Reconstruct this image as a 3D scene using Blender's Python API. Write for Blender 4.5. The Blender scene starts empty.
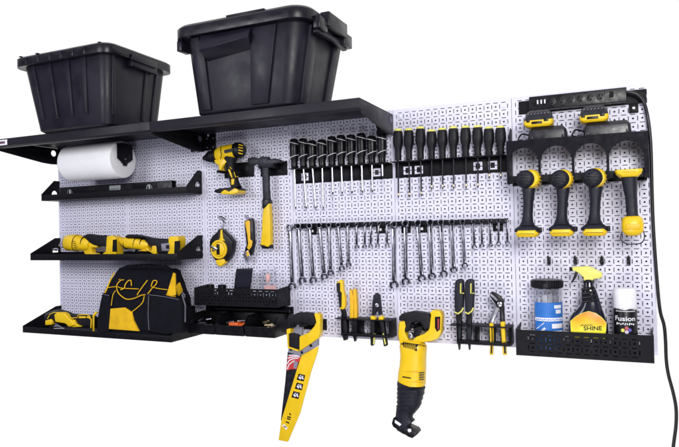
import bpy, bmesh, math, random
from mathutils import Vector, Matrix
random.seed(7)
IN = 0.0254
SC = bpy.context.scene
COL = SC.collection

# ------------------------------------------------------------ camera (inches: X along the wall, Z up, wall face at Y=0)
CL = (91.28464202752868, -80.80990748078838, 15.345698055518271)
CR = (1.5830553307449444, 0.021044345241415286, 0.4170019062020761)
F = 612.7221403028268
cam = bpy.data.objects.new('camera', bpy.data.cameras.new('camera')); COL.objects.link(cam)
cam.location = Vector(CL) * IN
cam.rotation_euler = CR
cam.data.sensor_width = 36; cam.data.lens = 36 * F / 679
cam.data.clip_start = 0.05; cam.data.clip_end = 100
SC.camera = cam
# ------------------------------------------------------------ studio surround: bright white cyclorama side, darker room side
W = bpy.data.worlds.new('World'); SC.world = W; W.use_nodes = True
nt = W.node_tree; nt.nodes.clear()
tc = nt.nodes.new('ShaderNodeTexCoord'); sp = nt.nodes.new('ShaderNodeSeparateXYZ')
mr = nt.nodes.new('ShaderNodeMapRange'); mr.interpolation_type = 'SMOOTHSTEP'
mr.inputs['From Min'].default_value = -0.25; mr.inputs['From Max'].default_value = 0.1
mx = nt.nodes.new('ShaderNodeMix'); mx.data_type = 'RGBA'
rp = nt.nodes.new('ShaderNodeValToRGB'); z2 = nt.nodes.new('ShaderNodeMath'); z2.operation = 'MULTIPLY_ADD'; z2.inputs[1].default_value = .5; z2.inputs[2].default_value = .5
e = rp.color_ramp.elements; e[0].position = 0; e[0].color = (.2, .2, .25, 1); e[1].position = 1; e[1].color = (.7, .7, .86, 1)
for q, c in ((.55, (.14, .14, .18, 1)), (.66, (.16, .16, .21, 1)), (.74, (.72, .72, .88, 1))): k = e.new(q); k.color = c
nt.links.new(sp.outputs['Z'], z2.inputs[0]); nt.links.new(z2.outputs[0], rp.inputs[0]); nt.links.new(rp.outputs[0], mx.inputs[6])
mx.inputs[7].default_value = (1.02, 1.02, 1.02, 1)
bg = nt.nodes.new('ShaderNodeBackground'); out = nt.nodes.new('ShaderNodeOutputWorld')
nt.links.new(tc.outputs['Generated'], sp.inputs[0]); nt.links.new(sp.outputs['Y'], mr.inputs['Value'])
nt.links.new(mr.outputs[0], mx.inputs[0]); nt.links.new(mx.outputs[2], bg.inputs[0]); nt.links.new(bg.outputs[0], out.inputs[0])

def area(name, loc, target, sx, sy, power, color):
    l = bpy.data.lights.new(name, 'AREA'); l.shape = 'RECTANGLE'; l.size = sx; l.size_y = sy; l.energy = power; l.color = color
    o = bpy.data.objects.new(name, l); COL.objects.link(o); o.location = Vector(loc) * IN
    o.rotation_euler = (Vector(target) - Vector(loc)).to_track_quat('-Z', 'Y').to_euler()
    return o
area('key_softbox', (108, -95, 42), (54, 0, 14), 0.8, 0.8, 50, (1, 0.985, 0.96))
area('fill_softbox', (10, -85, 40), (20, 0, 14), 0.8, 0.8, 19, (0.93, 0.94, 1))
area('added_low_fill', (78, -80, -30), (80, 0, 20), 0.8, 0.5, 12, (0.96, 0.96, 1))  # added low fill that brightens the inside of the drill rack arches
SC.view_settings.view_transform = 'Standard'; SC.view_settings.look = 'None'
SC.view_settings.exposure = 0; SC.view_settings.gamma = 1
SC.render.engine = 'CYCLES'

# ------------------------------------------------------------ measuring helper: a pixel of the photo to a point at real depth d (inches) before the panels
RM = Matrix.Rotation(CR[2], 3, 'Z') @ Matrix.Rotation(CR[1], 3, 'Y') @ Matrix.Rotation(CR[0], 3, 'X')
def P(u, v, d=0.0):
    r = RM @ Vector(((u - 339.5) / F, (223.5 - v) / F, -1))
    t = (-d - CL[1]) / r.y
    return Vector(CL) + r * t
def pxz(u, v, d): return (P(u, v - .5, d) - P(u, v + .5, d)).length
class Crop:
    def __init__(s, ox, oy, k): s.ox, s.oy, s.k = ox, oy, k
    def uv(s, x, y): return s.ox + x / s.k, s.oy + y / s.k
    def P(s, x, y, d): return P(*s.uv(x, y), d)
    def poly(s, pts, d): return [(q.x, q.z) for q in (s.P(x, y, d) for x, y in pts)]
    def px(s, x, y, d): return pxz(*s.uv(x, y), d) / s.k

# ------------------------------------------------------------ materials
MATS = {}
def mat(name, col, rough=0.5, metal=0.0, var=0.12, nscale=60, bump=0.0, bscale=900, coat=0.0, spec=0.5, trans=0, ior=1.45, rvar=0.12):
    m = bpy.data.materials.new(name); m.use_nodes = True; n = m.node_tree; b = n.nodes['Principled BSDF']
    t = n.nodes.new('ShaderNodeTexCoord')
    ns = n.nodes.new('ShaderNodeTexNoise'); ns.inputs['Scale'].default_value = nscale; ns.inputs['Detail'].default_value = 5
    n.links.new(t.outputs['Object'], ns.inputs['Vector'])
    r = n.nodes.new('ShaderNodeMapRange'); r.inputs['To Min'].default_value = 1 - var; r.inputs['To Max'].default_value = 1 + var
    r.inputs['From Min'].default_value = .3; r.inputs['From Max'].default_value = .7
    n.links.new(ns.outputs[0], r.inputs['Value'])
    h = n.nodes.new('ShaderNodeVectorMath'); h.operation = 'SCALE'; h.inputs[0].default_value = col[:3]
    n.links.new(r.outputs[0], h.inputs['Scale']); n.links.new(h.outputs[0], b.inputs['Base Color'])
    r2 = n.nodes.new('ShaderNodeMapRange'); r2.inputs['To Min'].default_value = max(.02, rough - rvar); r2.inputs['To Max'].default_value = min(1, rough + rvar)
    r2.inputs['From Min'].default_value = .3; r2.inputs['From Max'].default_value = .7
    n.links.new(ns.outputs[0], r2.inputs['Value']); n.links.new(r2.outputs[0], b.inputs['Roughness'])
    b.inputs['Metallic'].default_value = metal; b.inputs['Coat Weight'].default_value = coat
    b.inputs['Specular IOR Level'].default_value = spec
    if trans: b.inputs['Transmission Weight'].default_value = trans; b.inputs['IOR'].default_value = ior
    if bump:
        n2 = n.nodes.new('ShaderNodeTexNoise'); n2.inputs['Scale'].default_value = bscale; n2.inputs['Detail'].default_value = 3
        n.links.new(t.outputs['Object'], n2.inputs['Vector'])
        bp = n.nodes.new('ShaderNodeBump'); bp.inputs['Strength'].default_value = bump; bp.inputs['Distance'].default_value = .002
        n.links.new(n2.outputs[0], bp.inputs['Height']); n.links.new(bp.outputs[0], b.inputs['Normal'])
    MATS[name] = m; return m
PANEL = mat('white_powder_coat', (.745, .735, .87), .42, var=.02, nscale=8, bump=.03)
HOLE_SHADE = mat('hole_shade', (.16, .16, .24), .8, var=.1)  # dark tone standing in for the shade seen through holes
TRAY = mat('black_powder_coat', (.0032, .0032, .0055), .5, bump=.12, bscale=1400, spec=.2)
RACK = mat('rack_powder_coat', (.0035, .0033, .0075), .55, bump=.1, bscale=1400, spec=.12)
SHELF = mat('shelf_powder_coat', (.010, .0085, .014), .45, spec=.3, bump=.08, bscale=1400, var=.1, nscale=10)
BIN = mat('bin_plastic', (.0085, .0072, .0145), .42, var=.2, nscale=12, bump=.06, bscale=500, spec=.3)
BINL = mat('bin_lid_plastic', (.007, .006, .011), .32, var=.25, nscale=20, bump=.05, bscale=500, spec=.35)
BLK = mat('black_plastic', (.0045, .0045, .0065), .36, bump=.05, spec=.3)
RUB = mat('black_rubber', (.006, .006, .009), .55, bump=.1, bscale=1500, spec=.3)
GRIP = mat('navy_black_rubber', (.008, .009, .017), .5, bump=.15, bscale=1500, spec=.35)
CHARGER = mat('charger_plastic', (.012, .012, .017), .3)
YEL = mat('yellow_plastic', (.84, .55, .008), .36, var=.05, nscale=30, bump=.04)
YELD = mat('amber_plastic', (.80, .46, .012), .45, var=.08, nscale=30)
YELP = mat('pale_yellow_plastic', (.80, .74, .16), .4, var=.04)
CHROME = mat('chrome', (.72, .72, .78), .25, 1.0, var=.1, nscale=40)
WCHROME = mat('wrench_chrome', (.17, .17, .20), .16, 1.0, var=.3, nscale=90)
STEEL = mat('steel', (.50, .50, .54), .3, 1.0, var=.1, nscale=40)
DKSTEEL = mat('dark_steel', (.022, .022, .03), .42, .6, var=.2, nscale=60)
GREY = mat('grey_plastic', (.24, .23, .28), .45)
WHT = mat('white_plastic', (.82, .82, .86), .45, var=.02)
WMARK = mat('white_print', (.78, .78, .82), .5, var=.02)
PAPER = mat('paper_towel', (.88, .88, .90), .9, var=.02, nscale=60, bump=.5, bscale=220, spec=.1)
FAB = mat('black_fabric', (.006, .006, .0105), .8, var=.4, nscale=30, bump=.6, bscale=1600, spec=.12)
FABY = mat('yellow_fabric', (.78, .46, .012), .8, var=.12, nscale=30, bump=.5, bscale=1600, spec=.2)
RED = mat('red_print', (.55, .04, .04), .5)
ORG = mat('orange_plastic', (.75, .13, .02), .45)
BLUE = mat('blue_label', (.03, .17, .55), .4, var=.06)
BRASS = mat('brass', (.75, .62, .38), .3, .9, var=.2)
PINK = mat('pink_card', (.65, .38, .36), .6)
GLASS = mat('clear_plastic', (.92, .93, .96), .06, trans=.96, ior=1.12, var=.01, rvar=.02)
SCREEN = mat('phone_glass', (.012, .013, .022), .12, rvar=.03)
GREENL = mat('green_vial', (.3, .36, .3), .2)
CORDM = mat('cord_rubber', (.006, .006, .008), .4)
FADE = mat('orange_label', (.85, .4, .02), .35)
_n = FADE.node_tree; _b = _n.nodes['Principled BSDF']       # printed orange-to-yellow label ink
_t = _n.nodes.new('ShaderNodeTexCoord'); _s = _n.nodes.new('ShaderNodeSeparateXYZ'); _no = _n.nodes.new('ShaderNodeTexNoise'); _no.inputs['Scale'].default_value = 22
_a = _n.nodes.new('ShaderNodeMath'); _a.operation = 'MULTIPLY_ADD'; _a.inputs[1].default_value = .06
_c = _n.nodes.new('ShaderNodeValToRGB'); _n.links.new(_t.outputs['Object'], _s.inputs[0]); _n.links.new(_t.outputs['Object'], _no.inputs['Vector'])
_n.links.new(_no.outputs[0], _a.inputs[0]); _n.links.new(_s.outputs['Z'], _a.inputs[2])
_m = _n.nodes.new('ShaderNodeMapRange'); _m.inputs['From Min'].default_value = .115; _m.inputs['From Max'].default_value = .175
_n.links.new(_a.outputs[0], _m.inputs['Value']); _n.links.new(_m.outputs[0], _c.inputs[0])
_c.color_ramp.elements[0].color = (.88, .78, .04, 1); _c.color_ramp.elements[1].color = (.72, .12, .01, 1); _e = _c.color_ramp.elements.new(.5); _e.color = (.88, .36, .015, 1)
_n.links.new(_c.outputs[0], _b.inputs['Base Color'])

# ------------------------------------------------------------ mesh builder (world inches)
class MB:
    def __init__(s): s.v = []; s.f = []
    def add(s, vs, fs):
        o = len(s.v); s.v += [tuple(x) for x in vs]; s.f += [tuple(i + o for i in f) for f in fs]; return s
    def box(s, x0, x1, y0, y1, z0, z1):
        return s.add([(x, y, z) for x in (x0, x1) for y in (y0, y1) for z in (z0, z1)],
                     [(0, 1, 3, 2), (4, 6, 7, 5), (0, 4, 5, 1), (2, 3, 7, 6), (0, 2, 6, 4), (1, 5, 7, 3)])
    def bar(s, a, b, w, t, up=(0, -1, 0)):
        a = Vector(a); b = Vector(b); d = (b - a).normalized(); n = Vector(up); n = (n - d * n.dot(d)).normalized(); c = d.cross(n)
        vs = [p + c * (w / 2 * i) + n * (t / 2 * j) for p in (a, b) for i, j in ((-1, -1), (1, -1), (1, 1), (-1, 1))]
        return s.add(vs, [(0, 1, 2, 3), (7, 6, 5, 4), (0, 4, 5, 1), (1, 5, 6, 2), (2, 6, 7, 3), (3, 7, 4, 0)])
    def prism(s, poly, y0, y1):       # outline in X,Z; y0 front (towards camera, smaller), y1 back
        n = len(poly); A = sum(poly[i][0] * poly[(i + 1) % n][1] - poly[(i + 1) % n][0] * poly[i][1] for i in range(n))
        if A < 0: poly = poly[::-1]
        return s.add([(x, y0, z) for x, z in poly] + [(x, y1, z) for x, z in poly],
                     [tuple(range(n)), tuple(range(2 * n - 1, n - 1, -1))] + [(i, i + n, (i + 1) % n + n, (i + 1) % n) for i in range(n)])
    def prismx(s, poly, x0, x1):      # outline in Y,Z
        n = len(poly)
        return s.add([(x0, y, z) for y, z in poly] + [(x1, y, z) for y, z in poly],
                     [tuple(range(n)), tuple(range(2 * n - 1, n - 1, -1))] + [(i, i + n, (i + 1) % n + n, (i + 1) % n) for i in range(n)])
    def prismz(s, poly, z0, z1):      # outline in X,Y
        n = len(poly)
        return s.add([(x, y, z0) for x, y in poly] + [(x, y, z1) for x, y in poly],
                     [tuple(range(n)), tuple(range(2 * n - 1, n - 1, -1))] + [(i, i + n, (i + 1) % n + n, (i + 1) % n) for i in range(n)])
    def loft(s, secs, n=20, up=(0, -1, 0), exp=2.0, cap=True):   # secs: (centre, r_across, r_up)
        c = [Vector(q[0]) for q in secs]; rings = []
        for i, q in enumerate(secs):
            d = (c[min(i + 1, len(c) - 1)] - c[max(i - 1, 0)]).normalized()
            u = Vector(up); u = (u - d * u.dot(d)).normalized(); a = d.cross(u)
            ring = []
            for k in range(n):
                t = 2 * math.pi * k / n; ct, st = math.cos(t), math.sin(t)
                ex = 2 / exp
                ring.append(c[i] + a * (q[1] * math.copysign(abs(ct) ** ex, ct)) + u * (q[2] * math.copysign(abs(st) ** ex, st)))
            rings.append(ring)
        vs = [p for r in rings for p in r]
        fs = [(i * n + k, i * n + (k + 1) % n, (i + 1) * n + (k + 1) % n, (i + 1) * n + k) for i in range(len(rings) - 1) for k in range(n)]
        if cap: fs += [tuple(range(n - 1, -1, -1)), tuple(range((len(rings) - 1) * n, len(rings) * n))]
        return s.add(vs, fs)
    def tube(s, pts, r, n=8, closed=False):
        pts = [Vector(p) for p in pts]; m = len(pts); vs = []; ref = Vector((0.13, 0.21, 0.97))
        for i, p in enumerate(pts):
            if closed: d = (pts[(i + 1) % m] - pts[i - 1]).normalized()
            else: d = (pts[min(i + 1, m - 1)] - pts[max(i - 1, 0)]).normalized()
            u = ref - d * ref.dot(d)
            if u.length < .1: u = Vector((1, 0, 0)) - d * d.x
            u.normalize(); a = d.cross(u); ref = u
            rr = r[i] if isinstance(r, (list, tuple)) else r
            vs += [p + a * (rr * math.cos(2 * math.pi * k / n)) + u * (rr * math.sin(2 * math.pi * k / n)) for k in range(n)]
        L = m if closed else m - 1
        fs = [(i * n + k, i * n + (k + 1) % n, ((i + 1) % m) * n + (k + 1) % n, ((i + 1) % m) * n + k) for i in range(L) for k in range(n)]
        if not closed: fs += [tuple(range(n - 1, -1, -1)), tuple(range((m - 1) * n, m * n))]
        return s.add(vs, fs)
    def cyl(s, a, b, r0, r1=None, n=24): return s.tube([a, b], [r0, r1 if r1 is not None else r0], n)
    def lathe(s, c, prof, n=24, axis='Z'):     # prof: (r, h)
        vs = []
        for r, h in prof:
            for k in range(n):
                t = 2 * math.pi * k / n; a, b = r * math.cos(t), r * math.sin(t)
                vs.append(Vector(c) + (Vector((a, b, h)) if axis == 'Z' else Vector((h, a, b)) if axis == 'X' else Vector((b, h, a))))
        m = len(prof)
        fs = [(i * n + k, i * n + (k + 1) % n, (i + 1) * n + (k + 1) % n, (i + 1) * n + k) for i in range(m - 1) for k in range(n)]
        fs += [tuple(range(n - 1, -1, -1)), tuple(range((m - 1) * n, m * n))]
        return s.add(vs, fs)
    def ringp(s, c, ro, ri, y0, y1, n=24, a0=0, a1=360):    # flat ring or C shape lying in the X,Z plane
        full = abs(a1 - a0) >= 360; m = n if full else n + 1; vs = []
        for k in range(m):
            t = math.radians(a0 + (a1 - a0) * k / n); q, w = math.cos(t), math.sin(t)
            for r, y in ((ro, y0), (ro, y1), (ri, y1), (ri, y0)): vs.append((c[0] + r * q, y, c[1] + r * w))
        fs = []
        for k in range(n):
            i, j = k * 4, ((k + 1) % m) * 4
            for e in range(4): fs.append((i + e, j + e, j + (e + 1) % 4, i + (e + 1) % 4))
        if not full: fs += [(0, 1, 2, 3), (n * 4 + 3, n * 4 + 2, n * 4 + 1, n * 4)]
        return s.add(vs, fs)
def perf(mb, x0, z0, nx, nz, mx_, mz_, y, holes=True):
    # perforated sheet: 1 inch cells, a round hole in each, slots on the cell borders
    def coords(o, n, m):
        cs = [o]
        if m > .06: cs.append(o + m - .046)
        for i in range(n):
            b = o + m + i
            cs += [b + q for q in ((0.046, .22, .39, .61, .78, .954) if True else ())]
            if i < n - 1: cs.append(b + 1.0)
        cs += [o + m + n + .046, o + 2 * m + n]
        return sorted(set(round(c, 4) for c in cs))
    xs, zs = coords(x0, nx, mx_), coords(z0, nz, mz_)
    cx0, cz0 = x0 + mx_, z0 + mz_
    idx = {}
    def V(x, z):
        k = (round(x, 4), round(z, 4))
        if k not in idx: idx[k] = len(mb.v); mb.v.append((x, y, z))
        return idx[k]
    for i in range(len(xs) - 1):
        for j in range(len(zs) - 1):
            xm, zm = (xs[i] + xs[i + 1]) / 2 - cx0, (zs[j] + zs[j + 1]) / 2 - cz0
            inx, inz = -.06 < xm < nx + .06, -.06 < zm < nz + .06
            fx, fz = xm % 1.0, zm % 1.0
            if inx and inz:
                vslot = min(fx, 1 - fx) < .046 and .22 < fz < .78 and 0 < zm < nz
                hslot = min(fz, 1 - fz) < .046 and .22 < fx < .78 and 0 < xm < nx
                if vslot or hslot: continue
                if .39 < fx < .61 and .39 < fz < .61 and 0 < xm < nx and 0 < zm < nz:
                    a, b, c, d = xs[i], xs[i + 1], zs[j], zs[j + 1]; q = .066
                    mb.f += [(V(a, c), V(a + q, c), V(a, c + q)), (V(b, c), V(b, c + q), V(b - q, c)),
                             (V(b, d), V(b - q, d), V(b, d - q)), (V(a, d), V(a, d - q), V(a + q, d))]
                    continue
            mb.f.append((V(xs[i], zs[j]), V(xs[i + 1], zs[j]), V(xs[i + 1], zs[j + 1]), V(xs[i], zs[j + 1])))
    return mb

# ------------------------------------------------------------ scene graph helpers
ORG_ = {}
def thing(name, label, cat, org, group=None):
    o = bpy.data.objects.new(name, None); COL.objects.link(o); o.empty_display_size = .02
    o.location = Vector(org) * IN; ORG_[o.name] = Vector(org)
    o['label'] = label; o['category'] = cat
    if group: o['group'] = group
    return o
def obj(name, mb, m, parent=None, bevel=0, seg=2, org=None, angle=40, label=None, smooth=True, solid=0):
    org = ORG_[parent.name] if parent is not None else Vector(org or (0, 0, 0))
    me = bpy.data.meshes.new(name)
    me.from_pydata([((Vector(v) - org) * IN)[:] for v in mb.v], [], mb.f); me.validate()
    bm = bmesh.new(); bm.from_mesh(me); bmesh.ops.recalc_face_normals(bm, faces=bm.faces); bm.to_mesh(me); bm.free()
    if smooth: me.shade_smooth(); me.set_sharp_from_angle(angle=math.radians(angle))
    me.materials.append(m)
    o = bpy.data.objects.new(name, me); COL.objects.link(o); ORG_[o.name] = org
    if parent is not None: o.parent = parent
    else: o.location = org * IN
    if solid:
        b = o.modifiers.new('solid', 'SOLIDIFY'); b.thickness = solid * IN; b.offset = 0
    if bevel:
        b = o.modifiers.new('bevel', 'BEVEL'); b.width = bevel * IN; b.segments = seg; b.limit_method = 'ANGLE'; b.angle_limit = math.radians(35)
        b.harden_normals = False
        if smooth:
            me.shade_smooth()
            for e in me.edges: pass
            if me.attributes.get('sharp_edge'): me.attributes.remove(me.attributes['sharp_edge'])
    if label: o['label'] = label
    return o
def pieces(name, mb, m, parent, bevel=0, seg=2, **kw):      # every loose piece of a builder becomes a part of its own
    n = len(mb.v); r = list(range(n))
    def find(i):
        while r[i] != i: r[i] = r[r[i]]; i = r[i]
        return i
    for f in mb.f:
        for k in f[1:]: r[find(k)] = find(f[0])
    grp = {}
    for f in mb.f: grp.setdefault(find(f[0]), []).append(f)
    out = []
    for fs in grp.values():
        ids = sorted({i for f in fs for i in f}); mp = {a: b for b, a in enumerate(ids)}; q = MB(); q.v = [mb.v[i] for i in ids]; q.f = [tuple(mp[i] for i in f) for f in fs]
        out.append(obj(name, q, m, parent, bevel, seg, **kw))
    return out[0]
def tag(o, label, cat, group=None):
    o['label'] = label; o['category'] = cat
    if group: o['group'] = group
    return o
def text(name, body, m, parent, fn, height=1.0, width=None, ext=0):
    c = bpy.data.curves.new(name, 'FONT'); c.body = body; c.resolution_u = 3; c.offset = .018
    t = bpy.data.objects.new(name + '_tmp', c); COL.objects.link(t)
    dg = bpy.context.evaluated_depsgraph_get(); me = bpy.data.meshes.new_from_object(t.evaluated_get(dg))
    bpy.data.objects.remove(t); bpy.data.curves.remove(c)
    xs = [v.co.x for v in me.vertices]; ys = [v.co.y for v in me.vertices]
    w = max(xs) - min(xs); h = max(ys) - min(ys); org = ORG_[parent.name]
    for v in me.vertices:
        a = (v.co.x - min(xs)) / w; b = (v.co.y - min(ys)) / h
        v.co = (Vector(fn(a, b)) - org) * IN
    me.materials.clear(); me.materials.append(m)
    o = bpy.data.objects.new(name, me); COL.objects.link(o); ORG_[o.name] = org; o.parent = parent
    return o
NTH = ['first', 'second', 'third', 'fourth', 'fifth', 'sixth', 'seventh', 'eighth', 'ninth', 'tenth', 'eleventh', 'twelfth', 'thirteenth']

# ============================================================ PEGBOARD PANELS
plabel = ['white pegboard panel behind the paper towel and the left ends of the trays',
          'white pegboard panel behind the tool bag and the right ends of the trays',
          'white pegboard panel holding the drill, hammer and small parts bins',
          'white pegboard panel holding the white striped screwdrivers, third from the right before two others',
          'white pegboard panel holding the yellow topped screwdrivers',
          'white pegboard panel at the right end, holding the arched drill rack']
plabel[3] = 'white pegboard panel behind the white striped screwdrivers and snips'
first = None
def make_panel():
    t = thing('pegboard_panel', plabel[0], 'pegboard', (0, 0, 0), 'white pegboard panels mounted side by side')
    mb = MB(); perf(mb, .03, 0, 15, 31, .47, .5, 0)
    obj('perforated_face', mb, PANEL, t, smooth=False)
    mb = MB()
    for a in ((.03, .075, .004, .75, 0, 32), (15.925, 15.97, .004, .75, 0, 32), (.075, 15.925, .004, .75, 31.955, 32), (.075, 15.925, .004, .75, 0, .045)): mb.box(*a)
    pieces('flange', mb, PANEL, t)
    mb = MB().box(.08, 15.92, .68, .72, .05, 31.95); obj('added_backing', mb, HOLE_SHADE, t)  # added dark sheet closing the panel so its holes read as shaded
    mb = MB()
    for x in (1.0, 15.0):
        for z in (1.0, 31.0): mb.lathe((x, 0, z), [(.28, -.02), (.28, -.05), (.2, -.1), (.02, -.12)], 14, 'Y')
    pieces('mounting_screw', mb, PANEL, t)
    return t
p0 = make_panel()
for k in range(1, 6):
    r = p0.copy(); COL.objects.link(r); r.location = Vector((16 * k, 0, 0)) * IN; r['label'] = plabel[k]
    for ch in list(p0.children):
        c = ch.copy(); COL.objects.link(c); c.parent = r

# ============================================================ TOP SHELVES
def top_shelf(x0, x1, label, badge=False):
    t = thing('wall_shelf', label, 'shelf', (x0, 0, 28.5), 'deep black top shelves')
    a, b = x0 + .03, x1 - .03
    D = -12.4
    mb = MB().box(a, b, D, -.02, 31.3, 31.38); obj('shelf_deck', mb, SHELF, t, .02)
    mb = MB().prismx([(D - .02, 31.3), (D - .08, 31.36), (D - .1, 30.2), (D + .15, 29.95), (D + .8, 29.95), (D + .8, 30.03), (D + .2, 30.04), (D - .02, 30.25)], a, b)
    obj('front_lip', mb, SHELF, t, .015)
    prof = [(-.02, 31.28), (-.02, 28.45), (-1.6, 28.35), (-3.4, 28.45), (-11.6, 29.6), (-12.3, 30.0), (-12.38, 31.28)]
    for i, x in enumerate((a, b - .09)):
        pf = prof
        if i == 0:      # the free end plate has a real round hole near the wall
            ring = [(-1.0 + .55 * math.sin(w), 30.35 - .55 * math.cos(w)) for w in [2 * math.pi * k / 20 for k in range(21)]]
            pf = prof[:2] + [(-1.0, 28.37)] + ring + [(-1.003, 28.37)] + prof[2:]
        mb = MB().prismx(pf, x, x + .09); e = obj('end_bracket', mb, SHELF if i else TRAY, t, .02)
        xx = x - .012 if i == 0 else x + .102
        if i == 1:
            mb = MB(); mb.lathe((xx, -.9, 30.5), [(.45, -.02), (.45, .02)], 20, 'X'); mb.lathe((xx, -2.3, 31.0), [(.13, -.02), (.13, .02)], 12, 'X')
            mb.lathe((xx, -10.6, 30.9), [(.1, -.02), (.1, .02)], 12, 'X')
            pieces('bracket_hole', mb, HOLE_SHADE, e)  # flat discs in the hole shade tone, not cut openings
    # wall flanges of the brackets, with bolts
    fl = MB().box(a + .1, a + 2.4, -.1, -.03, 28.6, 31.25).box(b - 2.4, b - .1, -.1, -.03, 28.6, 31.25)
    f = pieces('wall_flange', fl, TRAY, t, .02)
    mb = MB()
    for x in (a + .7, a + 1.9, b - .8):
        for z in (29.1, 30.5): mb.lathe((x, -.1, z), [(.14, 0), (.14, -.04), (.07, -.09)], 12, 'Y')
    pieces('bolt', mb, STEEL, f)
    if badge:
        mb = MB().box(a + .12, a + 3.0, D - .14, D - .1, 30.3, 31.18); bd = obj('badge', mb, WHT, t, .02)
        mb = MB().box(a + .75, a + 2.5, D - .16, D - .141, 30.55, 30.92); obj('badge_print', mb, mat('badge_ink', (.12, .05, .09), .5), bd)
    return t
top_shelf(0, 32, 'left one of the two deep black top shelves, carrying the ribbed bin', True)
top_shelf(32, 64, 'right one of the two deep black top shelves, carrying the big smooth bin')
ps = thing('shelf_board', 'thin black board lying flat under the left storage bin', 'board', (10, -10, 31.4)) if False else None

# ============================================================ STORAGE BINS
def rrect(x0, x1, y0, y1, r, n=6):
    pts = []
    for cx, cy, a in ((x1 - r, y1 - r, 0), (x0 + r, y1 - r, 90), (x0 + r, y0 + r, 180), (x1 - r, y0 + r, 270)):
        for k in range(n + 1):
            t = math.radians(a + 90 * k / n); pts.append((cx + r * math.cos(t), cy + r * math.sin(t)))
    return pts
def stack(mb, secs, r=1.2, n=6, cap=True):   # secs: (z, x0,x1,y0,y1[,r])
    rings = [[(x, y, q[0]) for x, y in rrect(q[1], q[2], q[3], q[4], q[5] if len(q) > 5 else r, n)] for q in secs]
    m = len(rings[0]); vs = [p for g in rings for p in g]
    fs = [(i * m + k, i * m + (k + 1) % m, (i + 1) * m + (k + 1) % m, (i + 1) * m + k) for i in range(len(rings) - 1) for k in range(m)]
    if cap: fs += [tuple(range(m - 1, -1, -1)), tuple(range((len(rings) - 1) * m, len(rings) * m))]
    return mb.add(vs, fs)
def lerp(a, b, t): return a + (b - a) * t
# left, ribbed bin
LB = dict(b=(10.6, 24.9, -13.2, -2.0), t=(8.4, 26.0, -14.2, -1.0), z0=31.4, z1=42.0)
def bp_(B, z):
    t = (z - B['z0']) / (B['z1'] - B['z0']); return [lerp(B['b'][i], B['t'][i], t) for i in range(4)]
t = thing('storage_bin', 'black lidded bin with vertical ribs on the left top shelf', 'storage bin', (17, -8, 31.4))
mb = MB(); stack(mb, [(31.4, 11.1, 24.4, -12.7, -2.5, 1.2), (31.75, *bp_(LB, 31.6), 1.3), (42.0, *LB['t'], 1.6)])
obj('bin_body', mb, BIN, t, .05)
rb = MB()
for fx in (.14, .34, .55, .74):
    x0b, x1b = bp_(LB, 32.6)[0], bp_(LB, 32.6)[1]; x0t, x1t = LB['t'][0], LB['t'][1]
    xb = lerp(x0b, x1b, fx); xt = lerp(x0t, x1t, fx)
    a = Vector((xb, bp_(LB, 33.2)[2] + .0, 33.2)); b = Vector((xt, LB['t'][2] + .0, 41.8))
    rb.add([a + Vector((-.35, .05, 0)), a + Vector((.35, .05, 0)), a + Vector((.25, -.45, .35)), a + Vector((-.25, -.45, .35)),
            b + Vector((-.8, .05, 0)), b + Vector((.6, .05, 0)), b + Vector((.5, -.18, 0)), b + Vector((-.7, -.18, 0))],
           [(0, 1, 2, 3), (4, 7, 6, 5), (0, 4, 5, 1), (1, 5, 6, 2), (2, 6, 7, 3), (3, 7, 4, 0)])
for fy in (.1, .62, .8):
    yb = lerp(bp_(LB, 33)[2], bp_(LB, 33)[3], fy); yt = lerp(LB['t'][2], LB['t'][3], fy)
    a = Vector((bp_(LB, 33)[1], yb, 33)); b = Vector((LB['t'][1], yt, 41.6))
    rb.bar(a, b, .55, .35, (1, 0, 0))
pieces('rib', rb, BIN, t, .06)
mb = MB(); stack(mb, [(41.5, 7.7, 26.7, -14.9, -.4, 1.9), (41.5, 7.5, 26.9, -15.1, -.2, 2), (42.75, 7.5, 26.9, -15.1, -.2, 2), (43.05, 7.9, 26.5, -14.7, -.6, 1.8), (43.05, 8.6, 25.8, -14.0, -1.3, 1.5), (42.8, 8.9, 25.5, -13.7, -1.6, 1.4)])
lid = obj('lid', mb, BINL, t, .04)
mb = MB()
for x in (9.6, 12.2, 14.6, 16.9, 19.2, 21.5): mb.box(x, x + 1.3, -15.22, -15.05, 41.6, 42.7)
mb.box(12.5, 13.1, -15.0, -14.4, 43.0, 43.12).box(9.0, 9.5, -15.0, -14.4, 43.0, 43.12).box(24.8, 25.3, -14.8, -14.2, 43, 43.12)
mb.box(26.85, 27.25, -10.5, -5.0, 41.3, 42.2)
pieces('lid_tab', mb, BINL, lid, .05)
mb = MB().box(26.0, 26.9, -10.2, -4.6, 40.5, 41.5); obj('handle', mb, BIN, t, .1)
# right, smooth bin
RB = dict(b=(39.7, 55.2, -12.6, -1.6), t=(38.6, 57.4, -13.8, -1.0), z0=31.4, z1=42.0)
t = thing('storage_bin', 'large smooth black lidded bin with side latch on the right top shelf', 'storage bin', (48, -7, 31.4))
mb = MB(); stack(mb, [(31.4, 40.1, 54.8, -12.2, -2, 1.8), (31.7, *bp_(RB, 31.6), 2.0), (42.2, *RB['t'], 2.6)])
obj('bin_body', mb, BIN, t, .05)
mb = MB()
def fr(fx, z, out):
    q = bp_(RB, z); return Vector((lerp(q[0], q[1], fx), q[2] - out, z))
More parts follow.
